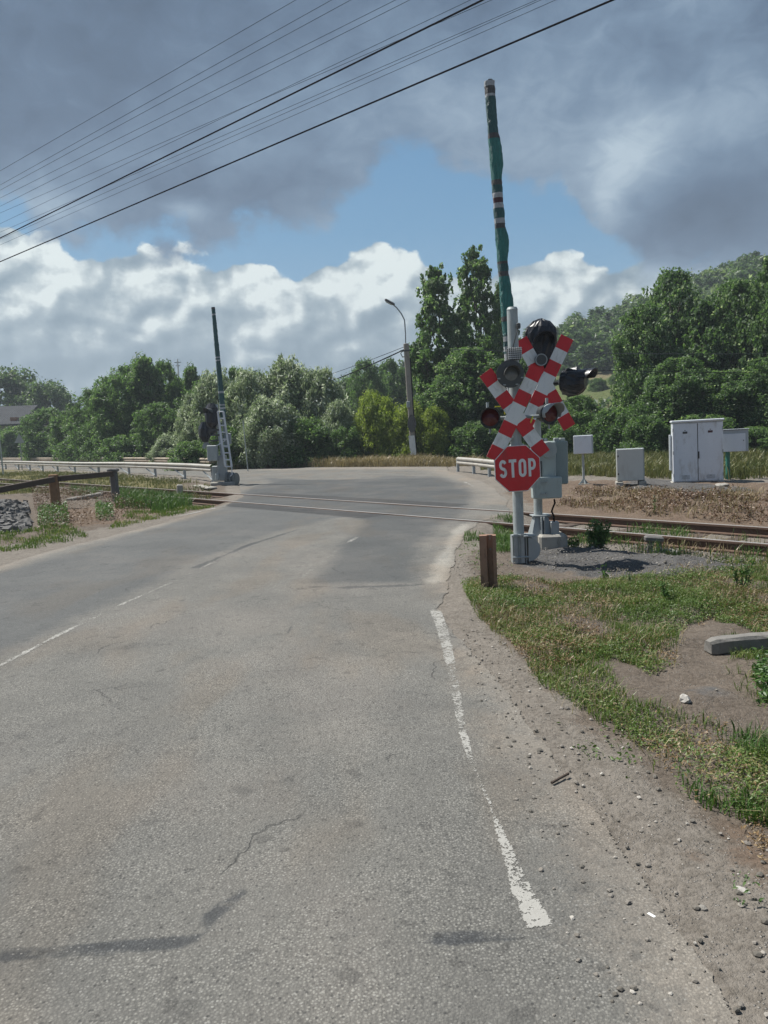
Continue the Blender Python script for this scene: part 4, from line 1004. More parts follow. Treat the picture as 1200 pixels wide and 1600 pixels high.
tag(mb.build('stick', M['wood_dark'], None, True), 'short dark stick lying on the dusty road shoulder', 'stick')
lay('litter', G(1012, 1426), G(1024, 1433), 0, M['litter'], 'tiny white scrap of litter on the dusty shoulder', 'litter', (.014, .008), z=tz(*G(1018, 1430)))
# fallen concrete beam at the right edge
def build_beam():
    a = Vector(G(1106, 1021)); b_ = a+Vector((1.75, .16)); d = b_-a; mb = MB(); w = .12; h = .10; L_ = d.length; N = 18; rr = random.Random(2); vs = []
    prof = [(-w/2, 0), (w/2, 0), (w/2, h*.8), (w/2-.02, h), (-w/2+.02, h), (-w/2, h*.8)]
    for i in range(N+1):
        sx = L_*i/N-(.05 if i else 0); f = min(1, .8+i*.2)
        for (p_, q_) in prof: vs.append((sx+rr.uniform(-.006, .006), p_*f+rr.uniform(-.004, .004), q_*(f if q_ > .05 else 1)+rr.uniform(-.004, .004)))
    n = 6; mb.add(vs, [(k*n+i, k*n+(i+1) % n, (k+1)*n+(i+1) % n, (k+1)*n+i) for k in range(N) for i in range(n)]+[tuple(range(n-1, -1, -1)), tuple(range(N*n, N*n+n))])
    o = mb.build('concrete_beam', M['beam_grey'], None, loc=(a.x, a.y, tz(a.x, a.y)+.015), rot=(0, R(-1.5), math.atan2(d.y, d.x)))
    tag(o, 'fallen grey concrete beam lying on the ground at the right edge', 'beam')
build_beam()
# broken concrete block beside the rail
def build_block():
    x, y = G(1020, 846); root = empty('marker_block', (x, y, tz(x, y)), (0, R(4), R(-15)), label='broken low concrete block standing beside the near rail', cat='concrete block')
    mb = MB(); mb.box((0, 0, .19), (.26, .16, .08), bev=.02); mb.build('top_slab', M['concrete_dark'], root)
    mb = MB(); mb.box((-.05, 0, .06), (.09, .12, .2), Matrix.Rotation(.15, 3, 'Y'), bev=.02); mb.build('leg', M['concrete_dark'], root)
    mb = MB(); mb.box((.08, 0, .06), (.07, .12, .2), Matrix.Rotation(-.1, 3, 'Y'), bev=.02); mb.build('leg', M['concrete_dark'], root)
build_block()
for i, (px, py, s_, lab) in enumerate(((1045, 846, (.2, .12, .06), 'flat grey slab fragment lying right of the concrete block'),)):
    x, y = G(px, py); rock('stone', x, y, s_, M['concrete'], lab, seed=20+i)
# left roadside: low post-and-beam barrier
def build_left_fence():
    x1, y1 = G(88, 797); x2, y2 = G(181, 782); z1 = P(88, 741, y1)[2]; z2 = P(181, 736, y2)[2]
    root = empty('beam_fence', (x1, y1, 0), label='low broken fence of dark beams on two posts at the left roadside', cat='fence')
    mb = MB(); mb.box((0, 0, z1/2-.05), (.22, .16, z1+.1), Matrix.Rotation(R(-1), 3, 'Y'), bev=.02); p = mb.build('fence_post', M['wood_orange'], root); p['label'] = 'orange brown post'
    mb = MB(); mb.box((x2-x1, y2-y1, z2/2-.05), (.2, .2, z2+.1), Matrix.Rotation(R(-2), 3, 'Y'), bev=.03); mb.box((x2-x1-.02, y2-y1, z2+.03), (.30, .28, .10), bev=.03); p = mb.build('fence_post', M['concrete_dark'], root); p['label'] = 'dark grey concrete post with a wider cap'
    def beam(a, b_):
        a = Vector(a); b_ = Vector(b_); d = b_-a; m_ = d.to_track_quat('X', 'Z').to_matrix(); mb = MB(); mb.box((a+b_)/2, (d.length, .12, .15), m_, bev=.012); mb.build('beam', M['wood_dark'], root)
    o = Vector((x1, y1, 0))
    pa = Vector(P(-60, 777, y1-2.0))-o; pb = Vector(P(84, 749, y1-.1))-o; beam(pa, pb)
    pc = Vector(P(92, 748, y1))-o; pd = Vector(P(177, 740, y2))-o; beam(pc, pd)
build_left_fence()
lay('plank', G(108, 783), G(158, 773), 0, M['wood_grey'], 'grey weathered plank lying in dead leaves behind the low fence', 'plank', (.22, .12))
x, y = G(281, 769); mb = MB(); mb.box((0, 0, .1), (.2, .2, .32), bev=.03); tag(mb.build('marker_stone', M['concrete'], None, loc=(x, y, 0), rot=(0, .05, .3)), 'squat square concrete marker near the left rail', 'marker')
lay('plank', G(308, 759), G(332, 763), 0, M['concrete'], 'pale flat slab near the foot of the distant barrier', 'slab', (.35, .06))
# dark rubble heap
def build_rubble():
    rr = random.Random(9); mb = MB(); cx, cy = G(5, 815)
    for i in range(900):
        px = rr.uniform(-70, 46); py = rr.uniform(786, 832); x, y = G(px, py); z = .02+.22*max(0, 1-abs((py-805)/26))*max(0, min(1, (50-px)/60))
        s = rr.uniform(.03, .11); m_ = Matrix.Rotation(rr.uniform(0, 6), 3, 'Z') @ Matrix.Rotation(rr.uniform(0, 6), 3, 'X')
        vs = [m_ @ Vector((a*s*rr.uniform(.25, 1), b_*s*rr.uniform(.25, 1), c*s*rr.uniform(.15, .8)))+Vector((x, y, z)) for c in (-1, 1) for b_ in (-1, 1) for a in (-1, 1)]
        mb.add(vs, [(0, 2, 3, 1), (4, 5, 7, 6), (0, 1, 5, 4), (2, 6, 7, 3), (0, 4, 6, 2), (1, 3, 7, 5)])
    tag(mb.build('rubble', M['concrete_dark']), 'heap of dark broken asphalt lumps at the left roadside', 'rubble', kind='stuff')
build_rubble()

# ------------------------------------------------------------------ guardrails
def guardrail(name, pts, height, mat, label, spacing, brace=False, endz=None, start_post=0, posts=None):
    pts = [Vector(p) for p in pts]; o = pts[0].copy()
    root = empty(name, (o.x, o.y, 0), label=label, cat='guardrail')
    # resample
    seg = [0]
    for a, b_ in zip(pts, pts[1:]): seg.append(seg[-1]+(b_-a).length)
    def at(s):
        for i in range(len(pts)-1):
            if s <= seg[i+1] or i == len(pts)-2:
                t = (s-seg[i])/(seg[i+1]-seg[i]); return pts[i].lerp(pts[i+1], t), (pts[i+1]-pts[i]).normalized()
    prof = [(.0, -.155), (.03, -.135), (.075, -.10), (.075, -.06), (.03, -.03), (.0, 0), (.03, .03), (.075, .06), (.075, .10), (.03, .135), (0, .155)]
    mb = MB(); N = max(8, int(seg[-1]/1.0)); n = len(prof); vs = []
    for i in range(N+1):
        s = seg[-1]*i/N; p, d = at(s); nr = Vector((d.y, -d.x))
        if nr.y > 0: nr = -nr
        h = height-.155
        if endz is not None and s > seg[-1]-4: h = h*(1-(s-seg[-1]+4)/4*(1-endz))
        for (a, z) in prof: vs.append((p.x-o.x+nr.x*a, p.y-o.y+nr.y*a, h+z))
    for i in range(N+1):
        s = seg[-1]*i/N
    fs = [(k*n+i, k*n+i+1, (k+1)*n+i+1, (k+1)*n+i) for k in range(N) for i in range(n-1)]
    # back side slightly behind for thickness
    m_ = len(vs); vs2 = [(x, y+.006, z) for x, y, z in vs]
    mb.add(vs+vs2, fs+[tuple(reversed([i+m_ for i in f])) for f in fs]); mb.build('rail_beam', mat, root, True)
    s = start_post
    while s < seg[-1]-.5:
        p, d = at(s); mb = MB(); h = height-.1
        mb.box((p.x-o.x, p.y-o.y+.1, h/2-.05), (.12, .1, h+.1), Matrix.Rotation(math.atan2(d.y, d.x), 3, 'Z')); po = mb.build('rail_post', M['galv'] if mat is M['guard'] else mat, root)
        if brace and s+1.6 < seg[-1]:
            q, _ = at(s+1.7); mb = MB(); mb.tube([(p.x-o.x+0, p.y-o.y-.02, .08), (q.x-o.x, q.y-o.y+.05, height-.2)], .03, 6); mb.build('brace', M['galv'], po)
        s += spacing
    return root
NR = [G(-200, 727.5), G(21, 733.5), G(74, 737), G(132, 740.5), G(194, 742), G(258, 746), G(298, 749), G(332, 753)]
guardrail('guardrail', NR[::-1], .72, M['guard'], 'nearer zinc guardrail with braced posts between the weeds and the far road on the left', 4.2, True)
guardrail('guardrail', [(-60, 108), (-47.5, 94), (-27.5, 69), (-16.5, 54.5), (-9.8, 44.2), G(385, 729)], .72, M['guard_old'], 'farther rust-stained guardrail along the outer side of the far road', 4.0, False, .15)
RG = [G(716, 737), G(745, 741), G(785, 748), G(850, 757)]
guardrail('guardrail', RG, .62, M['guard'], 'short guardrail curving behind the STOP sign on the right of the road', 2.2)

# ------------------------------------------------------------------ lamp pole, wires
def build_pole():
    Y = 43.5; x = P(647, 722, Y)[0]; base = Vector((x, Y, 0)); L = lambda px, py, dy=0: Vector(P(px, py, Y+dy))-base
    root = empty('lamp_pole', base, label='concrete utility pole with a curved street lamp arm beyond the crossing', cat='street lamp')
    t = L(634.5, 537); mb = MB(); b0 = Vector((0, 0, -.1))
    mb.box((b0+t)/2, (.34, .30, (t-b0).length), (t-b0).to_track_quat('Z', 'Y').to_matrix(), bev=.03)
    for i in range(8): pass
    mb.build('pole', M['pole'], root)
    mb = MB(); mb.box(L(644.5, 696, -.22), (.34, .02, 1.1), Matrix.Rotation(R(-4), 3, 'Y')); mb.build('white_band', M['white'], root)
    mb = MB(); q = L(643.5, 662, -.25); n = 20
    mb.prism([(.24*math.cos(2*math.pi*i/n), .50*math.sin(2*math.pi*i/n)) for i in range(n)], T4(q), .015); mb.build('sign_back', M['tape'], root)
    mb = MB(); mb.tube([L(634, 545, -.1), L(633.5, 520, -.1), L(632, 500, -.1), L(627, 490, -.1), L(620, 481, -.1), L(613, 475, -.1)], .036, 8); arm = mb.build('lamp_arm', M['galv'], root, True)
    mb = MB(); c = L(609, 472, -.1); m_ = Matrix.Rotation(R(30), 3, 'Y'); mb.box(c, (.62, .26, .13), m_, bev=.05); h = mb.build('lamp_head', M['darkgrey'], root)
    mb = MB(); mb.box(c+m_ @ Vector((-.03, 0, -.075)), (.4, .2, .05), m_, bev=.02); mb.build('lamp_glass', M['galv_light'], h)
    mb = MB(); mb.box(L(634, 548, -.15), (.6, .08, .08)); mb.tube([L(630, 548, -.1), L(626, 552, -.1), L(629, 558, -.1), L(634, 556, -.1)], .03, 6); mb.build('insulator_bracket', M['darkgrey'], root)
    mb = MB(); mb.box(L(638, 632, -.2), (.2, .16, .34), bev=.02); mb.build('meter_box', M['galv'], root)
    mb = MB(); mb.tube([L(641, 560, -.17), L(646, 640, -.17), L(652, 715, -.17)], .03, 6); mb.build('conduit', M['cable'], root)
build_pole()
def wire(a, b_, r, mat, label, group=None, sag=.3, n=40):
    a = Vector(a); b_ = Vector(b_); pts = []
    for i in range(n+1):
        t = i/n; p = a.lerp(b_, t); p.z -= sag*4*t*(1-t); pts.append(p)
    mb = MB(); mb.tube(pts, r, 6); o = mb.build('overhead_wire', mat, None, True); return tag(o, label, 'wire', group)
def ext(p, q, H, k0=.6, k1=.4):
    """line at height H through two photo pixels, extended both ways"""
    def at(px, py):
        r = ray(px, py); t = (H-CH)/r.z; return Vector((r.x*t, r.y*t, H))
    a = at(*p); b_ = at(*q); d = b_-a
    return a-d*k0, b_+d*k1
a, b_ = ext((0, 409), (957, 0), 7.5); wire(a, b_, .014, M['cable'], 'lowest thick black overhead cable running from the left to the top right', sag=.0)
a, b_ = ext((0, 372), (754, 0), 8.0); wire(a, b_, .014, M['cable'], 'second thick black overhead cable just above the lowest one', sag=.0)
for i, (y0, x1) in enumerate(((385, 868), (376, 845), (365, 838), (352, 735), (335, 768), (325, 640), (312, 618), (300, 548), (292, 518), (270, 462))):
    a, b_ = ext((-5, y0), (x1, 0), 12.5, 1.2, .5)
    wire(a, b_, .006, M['wire'], 'thin grey overhead wire in the fading bundle across the cloudy sky', 'thin overhead wires in a bundle', sag=.0)
wire(P(634, 545, 43.4), P(470, 610, 75), .035, M['cable'], 'thick cable hanging from the lamp pole down to the left', sag=.2)
wire(P(634, 541, 43.4), P(440, 606, 80), .016, M['wire'], 'thin wire above the thick cable left of the lamp pole', sag=.2)
wire(P(638, 543, 43.4), P(1300, 552, 34), .014, M['wire'], 'upper thin wire from the lamp pole across the hillside on the right', sag=.15)
wire(P(640, 566, 43.4), P(1300, 583, 34), .016, M['cable'], 'lower dark wire from the lamp pole across the hillside on the right', sag=.15)

# ------------------------------------------------------------------ house and far-left signs
def build_house():
    Y = 112; xl = P(-130, 640, Y)[0]; xr = P(50, 640, Y)[0]; zt = P(20, 633, Y)[2]; ze = P(20, 662, Y-5)[2]
    root = empty('house', ((xl+xr)/2, Y, 0), label='beige house with grey tiled roof half hidden by trees at far left', cat='house')
    w = (xr-xl); mb = MB(); mb.box((0, 2, ze/2-.1), (w-.8, 10, ze), bev=.02); mb.build('wall', M['wall'], root)
    mb = MB(); y0, y1, ym = -4, 8, 2; h = w/2
    for sy in (y0, y1):
        a = [(-h, sy, ze), (h, sy, ze), (h, ym, zt), (-h, ym, zt)]; b_ = [(x, y, z-.2) for x, y, z in a]
        mb.add(a+b_, [(0, 1, 2, 3), (7, 6, 5, 4), (0, 4, 5, 1), (1, 5, 6, 2), (3, 7, 4, 0)])
    rf = mb.build('roof', M['roof'], root)
    mb = MB(); mb.box((h-1.4, -2.6, ze+.3), (.9, .8, 1.3)); mb.build('chimney', M['brick'], rf)
    for x in (-4, 1.5):
        mb = MB(); mb.box((x, -3.02, ze*.5), (1.5, .1, 1.4)); wd = mb.build('window', M['white'], root)
        mb = MB(); mb.box((x, -3.08, ze*.5), (1.3, .05, 1.2)); mb.build('pane', M['glass'], wd)
build_house()
Y = 62; x = P(33, 716, Y)[0]; root = empty('warning_sign', (x, Y, 0), label='triangular road sign seen from behind on a short post at far left', cat='road sign')
zt = P(31, 677, Y)[2]; zb = P(31, 692, Y)[2]; mb = MB(); mb.prism([(-.42, zb), (.42, zb), (0, zt)], T4((0, -.03, 0)), .02); mb.build('sign_plate', M['galv'], root)
mb = MB(); mb.tube([(0, .03, 0), (0, .03, zt-.1)], .04, 8); mb.build('post', M['galv'], root)
Y = 50; x = P(4, 728, Y)[0]; root = empty('thin_pole', (x, Y, 0), label='thin pale pole with small top at the left edge of the frame', cat='pole')
zt = P(2, 640, Y)[2]; mb = MB(); mb.tube([(0, 0, 0), (-.08, 0, zt)], .05, 8); mb.build('pole', M['galv_light'], root); mb = MB(); mb.box((-.08, 0, zt), (.22, .16, .14), bev=.03); mb.build('cap', M['white'], root)
Y = 41; x = P(387, 727, Y)[0]; mb = MB(); mb.tube([(0, 0, 0), (-.12, 0, P(384, 657, Y)[2])], .025, 8); o = mb.build('marker_pole', M['galv_light'], None, loc=(x, Y, 0)); tag(o, 'thin bare pale pole among bushes right of the distant barrier', 'pole')
Y = 110; x = P(283, 650, Y)[0]; root = empty('antenna_mast', (x, Y, 0), label='slim pale mast with crossbars rising above the dark trees on the left', cat='mast')
zt = P(282, 561, Y)[2]; mb = MB(); mb.tube([(0, 0, 0), (0, 0, zt)], [.28, .09], 8); mb.build('mast', M['white'], root); mb = MB(); mb.box((0, 0, zt-.45), (.9, .1, .12)); mb.box((0, 0, zt-.9), (.6, .1, .1)); mb.build_each('crossbar', M['galv'], root)

# ------------------------------------------------------------------ foliage generators
def leaf_quads(C, Nrm, size, aspect, tone, rs):
    """diamond leaves at C facing Nrm"""
    n = len(C); u = rs.normal(size=(n, 3)); u -= Nrm*(u*Nrm).sum(1, keepdims=True); u /= np.linalg.norm(u, axis=1, keepdims=True)+1e-9
    v = np.cross(Nrm, u); s = size[:, None]
    V = np.stack([C-u*s*.5, C+v*s*.5*aspect+Nrm*s*.06, C+u*s*.5, C-v*s*.5*aspect+Nrm*s*.06], 1).reshape(-1, 3)
    return V, np.arange(4*n).reshape(n, 4), tone
def crown(cl, rad, per, size, aspect, rs, out=.5, up=.5, tonevar=.28, flatten=1.0):
    """cl: clump centres (n,3), rad: (n,)"""
    n = len(cl); idx = np.repeat(np.arange(n), per); N = len(idx)
    d = rs.normal(size=(N, 3)); d /= np.linalg.norm(d, axis=1, keepdims=True)
    r = rad[idx]*(rs.uniform(.25, 1.0, N)**.45)*(1+.22*rs.normal(size=N))
    C = cl[idx]+d*r[:, None]*np.array([1, 1, .8*flatten])
    Nr = d*out+rs.normal(size=(N, 3))*.55+np.array([0, 0, up]); Nr /= np.linalg.norm(Nr, axis=1, keepdims=True)
    ct = rs.normal(size=n)*.13
    tone = np.clip(.42+ct[idx]+rs.normal(size=N)*tonevar, 0, 1)
    return leaf_quads(C, Nr, size*rs.uniform(.5, 1.7, N), aspect, tone, rs)
def envelope(kind, n, rs):
    """clump centres in a unit crown: x,y in about [-.5,.5], z in 0..1"""
    pts = []
    while len(pts) < n:
        z = rs.uniform(0.02, 1); a = rs.uniform(0, 2*math.pi)
        if kind == 'round': r = .5*math.sqrt(max(0, 1-((z-.42)/.6)**2))
        elif kind == 'poplar': r = .5*min(1, (max(0, 1-z)*2.4)**.62+.06)*min(1, .72+z)*(1-.22*max(0, math.sin(z*13+n)))
        elif kind == 'bush': r = .5*math.sqrt(max(0, 1-(z*.98)**2.4))
        elif kind == 'cone': r = .5*(1-z*.8)
        q = rs.uniform(.3, 1)**.5
        if rs.uniform() < .3: q = rs.uniform(.85, 1.12)
        wob = 1+.18*math.sin(a*3+z*7+n)+.12*math.sin(a*5-z*11)
        if rs.uniform() < min(1, r*2+.15): pts.append((math.cos(a)*r*q*wob, math.sin(a)*r*q*wob, z))
    return np.array(pts)
def tree_meshes(kind, W, H, trunk_h, nclump, per, leaf, aspect, seed, crad=None, flatten=1.0):
    rs = np.random.RandomState(seed); e = envelope(kind, nclump, rs)
    c0 = trunk_h; cl = e*np.array([W, W, H-c0])+np.array([0, 0, c0])
    cr = crad or .15*W
    rad = cr*rs.uniform(.55, 1.35, nclump)*(1-.35*e[:, 2])
    V, Fq, tn = crown(cl, rad, per, leaf, aspect, rs, flatten=flatten)
    ns = int(nclump*.9); e2 = envelope(kind, ns, rs); q = e2.copy(); rr_ = np.hypot(q[:, 0], q[:, 1])[:, None]+1e-6
    q[:, :2] *= (1+rs.uniform(.05, .22, (ns, 1))/(rr_+.25)*.35); q[:, 2] += rs.uniform(0, .07, ns)
    V2, F2, t2 = crown(q*np.array([W, W, H-c0])+np.array([0, 0, c0]), cr*rs.uniform(.2, .5, ns), max(20, per//5), leaf*1.05, aspect, rs, flatten=1.6)
    Fq = np.concatenate([Fq, F2+len(V)]); V = np.concatenate([V, V2]); tn = np.concatenate([tn, np.clip(t2+.08, 0, 1)])
    mb = MB(); pts = []; 
    lean = rs.uniform(-.04, .04, 2)
    th = H*.9
    for i in range(9): t = i/8; pts.append((lean[0]*H*t+.05*math.sin(t*6+seed), lean[1]*H*t+.05*math.cos(t*5+seed), -.2+th*t))
    r0 = max(.08, H*.018); mb.tube(pts, [r0*(1-.85*i/8) for i in range(9)], 7)
    for i in range(min(26, nclump)):
        c = cl[i]; zt = max(trunk_h*.6, c[2]-.25*H*rs.uniform(.3, 1)); f = min(1, (zt+.2)/th); b0 = np.array([lean[0]*H*f, lean[1]*H*f, zt])
        m_ = (b0+c)/2+rs.normal(size=3)*.04*W+np.array([0, 0, -.03*H]); mb.tube([b0, m_, c], [r0*.38, r0*.22, r0*.08], 5)
    return V, Fq, tn, mb
PROT = {}
def proto(key, kind, W, H, trunk_h, nclump, per, leaf, aspect, seed, mat, **kw):
    V, Fq, tn, mb = tree_meshes(kind, W, H, trunk_h, nclump, per, leaf, aspect, seed, **kw)
    me = np_mesh('crown', V, Fq, mat, tn)
    tm = bpy.data.meshes.new('trunk'); tm.from_pydata(mb.v, [], mb.f); tm.materials.append(M['bark']); tm.polygons.foreach_set('use_smooth', [True]*len(mb.f)); tm.update()
    PROT[key] = (me, tm, W, H)
proto('dark1', 'round', 6, 9, .3, 170, 170, .22, .55, 1, M['leaf_dark'])
proto('dark2', 'round', 7, 9, .2, 180, 170, .22, .6, 2, M['leaf_dark'])
proto('dark3', 'cone', 6, 9, .2, 160, 170, .22, .55, 3, M['leaf_dark'])
proto('willow1', 'bush', 6, 6, .1, 200, 150, .30, .34, 4, M['leaf_willow'])
proto('willow2', 'round', 6, 6.5, .1, 200, 150, .30, .34, 5, M['leaf_willow'])
proto('yellow1', 'bush', 5, 4.2, .05, 150, 180, .17, .45, 6, M['leaf_yellow'])
proto('poplar1', 'poplar', 5, 13.5, .4, 230, 120, .22, .8, 7, M['leaf_poplar'], crad=.62)
proto('poplar2', 'poplar', 5.4, 12, .3, 210, 120, .22, .8, 8, M['leaf_poplar'], crad=.62)
proto('broad1', 'round', 7, 11, .4, 260, 160, .21, .75, 9, M['leaf_poplar'], crad=.95)
proto('bushd', 'bush', 5, 4, .0, 130, 170, .2, .5, 10, M['leaf_dark'])
proto('far1', 'round', 9, 10, .3, 150, 130, .36, .6, 12, M['leaf_hill'])
TREES = 'trees and bushes behind the crossing'
def tree(key, px, top, Y, wpx, label, name='tree', cat='tree', rz=None, base_z=0):
    me, tm, W, H = PROT[key]; x = P(px, 700, Y)[0]; zt = P(px, top, Y)[2]
    o = empty(name, (x, Y, base_z), (0, 0, random.uniform(0, 6.28) if rz is None else rz), label=label, cat=cat, group=TREES)
    sz = (zt-base_z)/(H*1.02); sx = (wpx*Y/F)/(W*1.12)
    o.scale = (sx, sx, sz)
    for nm, m_ in (('trunk', tm), ('crown', me)):
        c = bpy.data.objects.new(nm, m_); COL.objects.link(c); c.parent = o
    return o
TL = [
 # far left
 ('far1', 20, 580, 128, 120, 'broad grey-green tree behind the tiled roof at far left'),
 ('far1', 80, 598, 125, 90, 'round grey-green tree to the right of the tiled roof'),
 ('far1', -60, 600, 125, 120, 'grey-green tree cut by the left edge behind the roof'),
 ('bushd', 30, 668, 72, 80, 'low dark bush behind the triangular sign below the roof'),
 ('bushd', -40, 664, 74, 90, 'low dark bush at the left frame edge under the house'),
 ('dark2', 78, 640, 72, 84, 'dense dark shrub right of the triangular sign'),
 ('dark1', 118, 640, 68, 70, 'dark green shrub left of the tall dark tree group'),
 ('dark2', 152, 610, 66, 80, 'dark tree forming the left shoulder of the tall group'),
 ('dark1', 190, 588, 64, 84, 'tall dark tree left of the highest crown on the left'),
 ('dark3', 232, 558, 64, 100, 'highest dark tree of the left group'),
 ('dark2', 262, 568, 66, 70, 'dark tree just left of the slim mast'),
 ('dark3', 305, 573, 66, 66, 'pointed dark tree just right of the slim mast'),
 ('bushd', 130, 678, 60, 80, 'low bush in front of the dark trees above the guardrail'),
 ('bushd', 205, 680, 58, 90, 'wide low bush under the highest dark tree'),
 ('willow2', 268, 680, 54, 60, 'small pale bush left of the distant barrier'),
 ('dark2', 170, 650, 60, 80, 'leafy dark bush in the middle of the left tree group'),
 ('dark2', 250, 632, 60, 80, 'dark bush below the slim mast'),
 ('dark2', 210, 575, 70, 110, 'broad dark tree behind the highest crown of the left group'),
 ('dark1', 285, 590, 70, 90, 'broad dark tree behind the slim mast'),
 ('dark2', 160, 632, 76, 110, 'dark tree far behind the left shoulder of the tall group'),
 ('dark2', 325, 600, 62, 90, 'dark tree between the mast and the first willow'),
 ('bushd', 300, 690, 47, 70, 'low bush hidden behind the barrier boxes'),
 # willows in the middle
 ('willow1', 305, 622, 50, 66, 'silvery bush directly behind the distant barrier'),
 ('willow2', 345, 588, 49, 84, 'silvery willow just right of the distant boom'),
 ('dark1', 372, 574, 60, 60, 'dark tree top peeping out behind the left willows'),
 ('willow1', 395, 584, 48, 96, 'broad silvery willow left of the tallest willow'),
 ('willow2', 455, 568, 49, 104, 'tallest silvery willow in the middle'),
 ('willow1', 505, 582, 48, 90, 'silvery willow at the right end of the row'),
 ('willow2', 425, 625, 45.5, 90, 'lower silvery bush in front of the tall willows'),
 ('willow1', 530, 630, 46, 60, 'darker edge bush between the willows and the yellow-green bush'),
 ('bushd', 350, 668, 46, 70, 'low dark bush behind the thin bare pole'),
 ('bushd', 480, 655, 46, 110, 'dark low growth at the foot of the willows'),
 # middle back
 ('dark2', 575, 566, 78, 70, 'far dark tree behind the cable left of the lamp pole'),
 ('dark1', 615, 562, 84, 70, 'far dark tree right behind the lamp pole top'),
 ('far1', 560, 590, 90, 80, 'distant pale tree in the gap above the yellow-green bush'),
 ('yellow1', 590, 616, 46, 86, 'yellow-green bush left of the lamp pole'),
 ('yellow1', 640, 632, 45, 70, 'yellow-green bush right behind the lamp pole'),
 ('yellow1', 678, 640, 44.5, 62, 'yellow-green bush right of the lamp pole'),
 ('bushd', 540, 668, 45, 60, 'low dark bush left of the yellow-green bushes'),
 # poplars
 ('poplar1', 688, 416, 50, 90, 'tall poplar directly right of the street lamp'),
 ('poplar1', 750, 386, 52, 84, 'tallest poplar left of the raised green boom'),
 ('poplar2', 790, 440, 54, 60, 'narrow poplar behind the raised boom'),
 ('poplar2', 718, 492, 49, 76, 'lower poplar filling the gap between the two tall ones'),
 ('broad1', 740, 545, 47, 120, 'leafy broad tree at the foot of the poplars'),
 ('broad1', 700, 590, 46, 90, 'leafy bush under the left poplar'),
 ('broad1', 800, 560, 46, 90, 'dark leafy tree behind the red and white crosses'),
 ('bushd', 745, 660, 44, 90, 'dark shrub behind the short right guardrail'),
 # right
 ('dark2', 850, 628, 44, 90, 'dark shrub behind the barrier housing'),
 ('dark1', 905, 618, 43, 84, 'dark shrub behind the small white box on a pole'),
 ('bushd', 960, 640, 41, 90, 'dark low bush left of the big cabinet'),
 ('bushd', 880, 665, 41, 70, 'low bush between the barrier and the small white box'),
 ('broad1', 1010, 478, 45, 100, 'broad green tree at the left of the large right-hand group'),
 ('broad1', 1052, 425, 47, 110, 'highest leafy tree right of the open hillside'),
 ('poplar2', 1100, 470, 44, 90, 'leafy tree above the big white cabinet'),
 ('broad1', 1150, 440, 44, 110, 'tall leafy tree above the box on the green post'),
 ('broad1', 1215, 400, 42, 110, 'tall leafy tree cut by the right edge'),
 ('broad1', 1060, 560, 41, 110, 'lower leafy tree behind the big cabinet'),
 ('broad1', 1130, 580, 40, 110, 'lower leafy tree behind the green post'),
 ('broad1', 1195, 560, 39, 100, 'lower leafy tree at the right edge'),
 ('bushd', 1010, 650, 39, 80, 'dark bush behind the low cream cabinet'),
 ('bushd', 1180, 668, 37, 90, 'low dark bush right of the green post'),
 ('bushd', 1095, 650, 38.5, 110, 'dark bush straight behind the big white cabinet'),
]
for key, px, top, Y, wpx, lab in TL:
    if px < 300: Y = max(Y, float(np.interp(px+wpx*.2, [0, 120, 240, 330], [97, 69, 54, 44]))+4.5+(Y-55)*.12)
    bush = key in ('bushd', 'willow1', 'willow2', 'yellow1') or 'bush' in lab or 'shrub' in lab
    tree(key, px, top, Y, wpx, lab, 'bush' if bush else 'tree', 'bush' if bush else 'tree')

# ------------------------------------------------------------------ hill with wood
def hill_top(x):   # height of ridge as seen at each azimuth, at distance ~170
    pass
HY0, HY1 = 75, 190
def hz(x, y):
    # ridge line from photo pixels at distance 175
    xs = [P(p, 600, 175)[0] for p in (430, 560, 640, 760, 870, 960, 1050, 1120, 1200, 1400)]
    zs = [P(p, q, 175)[2]-4.5 for p, q in ((430, 650), (560, 608), (640, 575), (760, 545), (870, 506), (960, 482), (1050, 450), (1120, 420), (1200, 396), (1400, 350))]
    r = np.interp(x*175/np.maximum(y, 60), xs, np.maximum(zs, 0)); t = np.clip((y-HY0)/(175-HY0), 0, 1.3)
    return r*np.where(t < 1, t**1.15*(1.0), 1+(t-1)*.1)-1.0
def build_hill():
    xs = np.arange(-60, 200, 3.0); ys = np.arange(HY0-10, 215, 3.0); X, Y = np.meshgrid(xs, ys)
    Z = hz(X, Y)+(fbm(X, Y, .08, 2)-.5)*2*np.clip((Y-HY0)/20, 0, 1); nx, ny = len(xs), len(ys)
    i = (np.arange(ny-1)[:, None]*nx+np.arange(nx-1)[None, :]).ravel()
    m, t, b, o = newmat('hill_grass'); tc = t.new('ShaderNodeTexCoord').outputs['Object']
    c = t.mix(t.noise(tc, .12, 5, .6), (.075, .105, .03), (.17, .19, .06)); c = t.mix(t.mr(t.noise(t.scalev(tc, (1, 1, 1), (5, 5, 5)), .07, 3), .55, .66), c, (.26, .20, .12))
    c = t.mix(t.mr(t.noise(tc, 2, 5, .7), .4, .7, 0, .6), c, (.05, .08, .025))
    t.put(b.inputs['Base Color'], c); b.inputs['Roughness'].default_value = 1; bump(t, b, t.noise(tc, 1.5, 5, .7), 1, .6)
    me = np_mesh('hill', np.stack([X.ravel(), Y.ravel(), Z.ravel()], 1), np.stack([i, i+1, i+nx+1, i+nx], -1), m, smooth=True)
    o = bpy.data.objects.new('hill', me); COL.objects.link(o); tag(o, kind='structure')
build_hill()
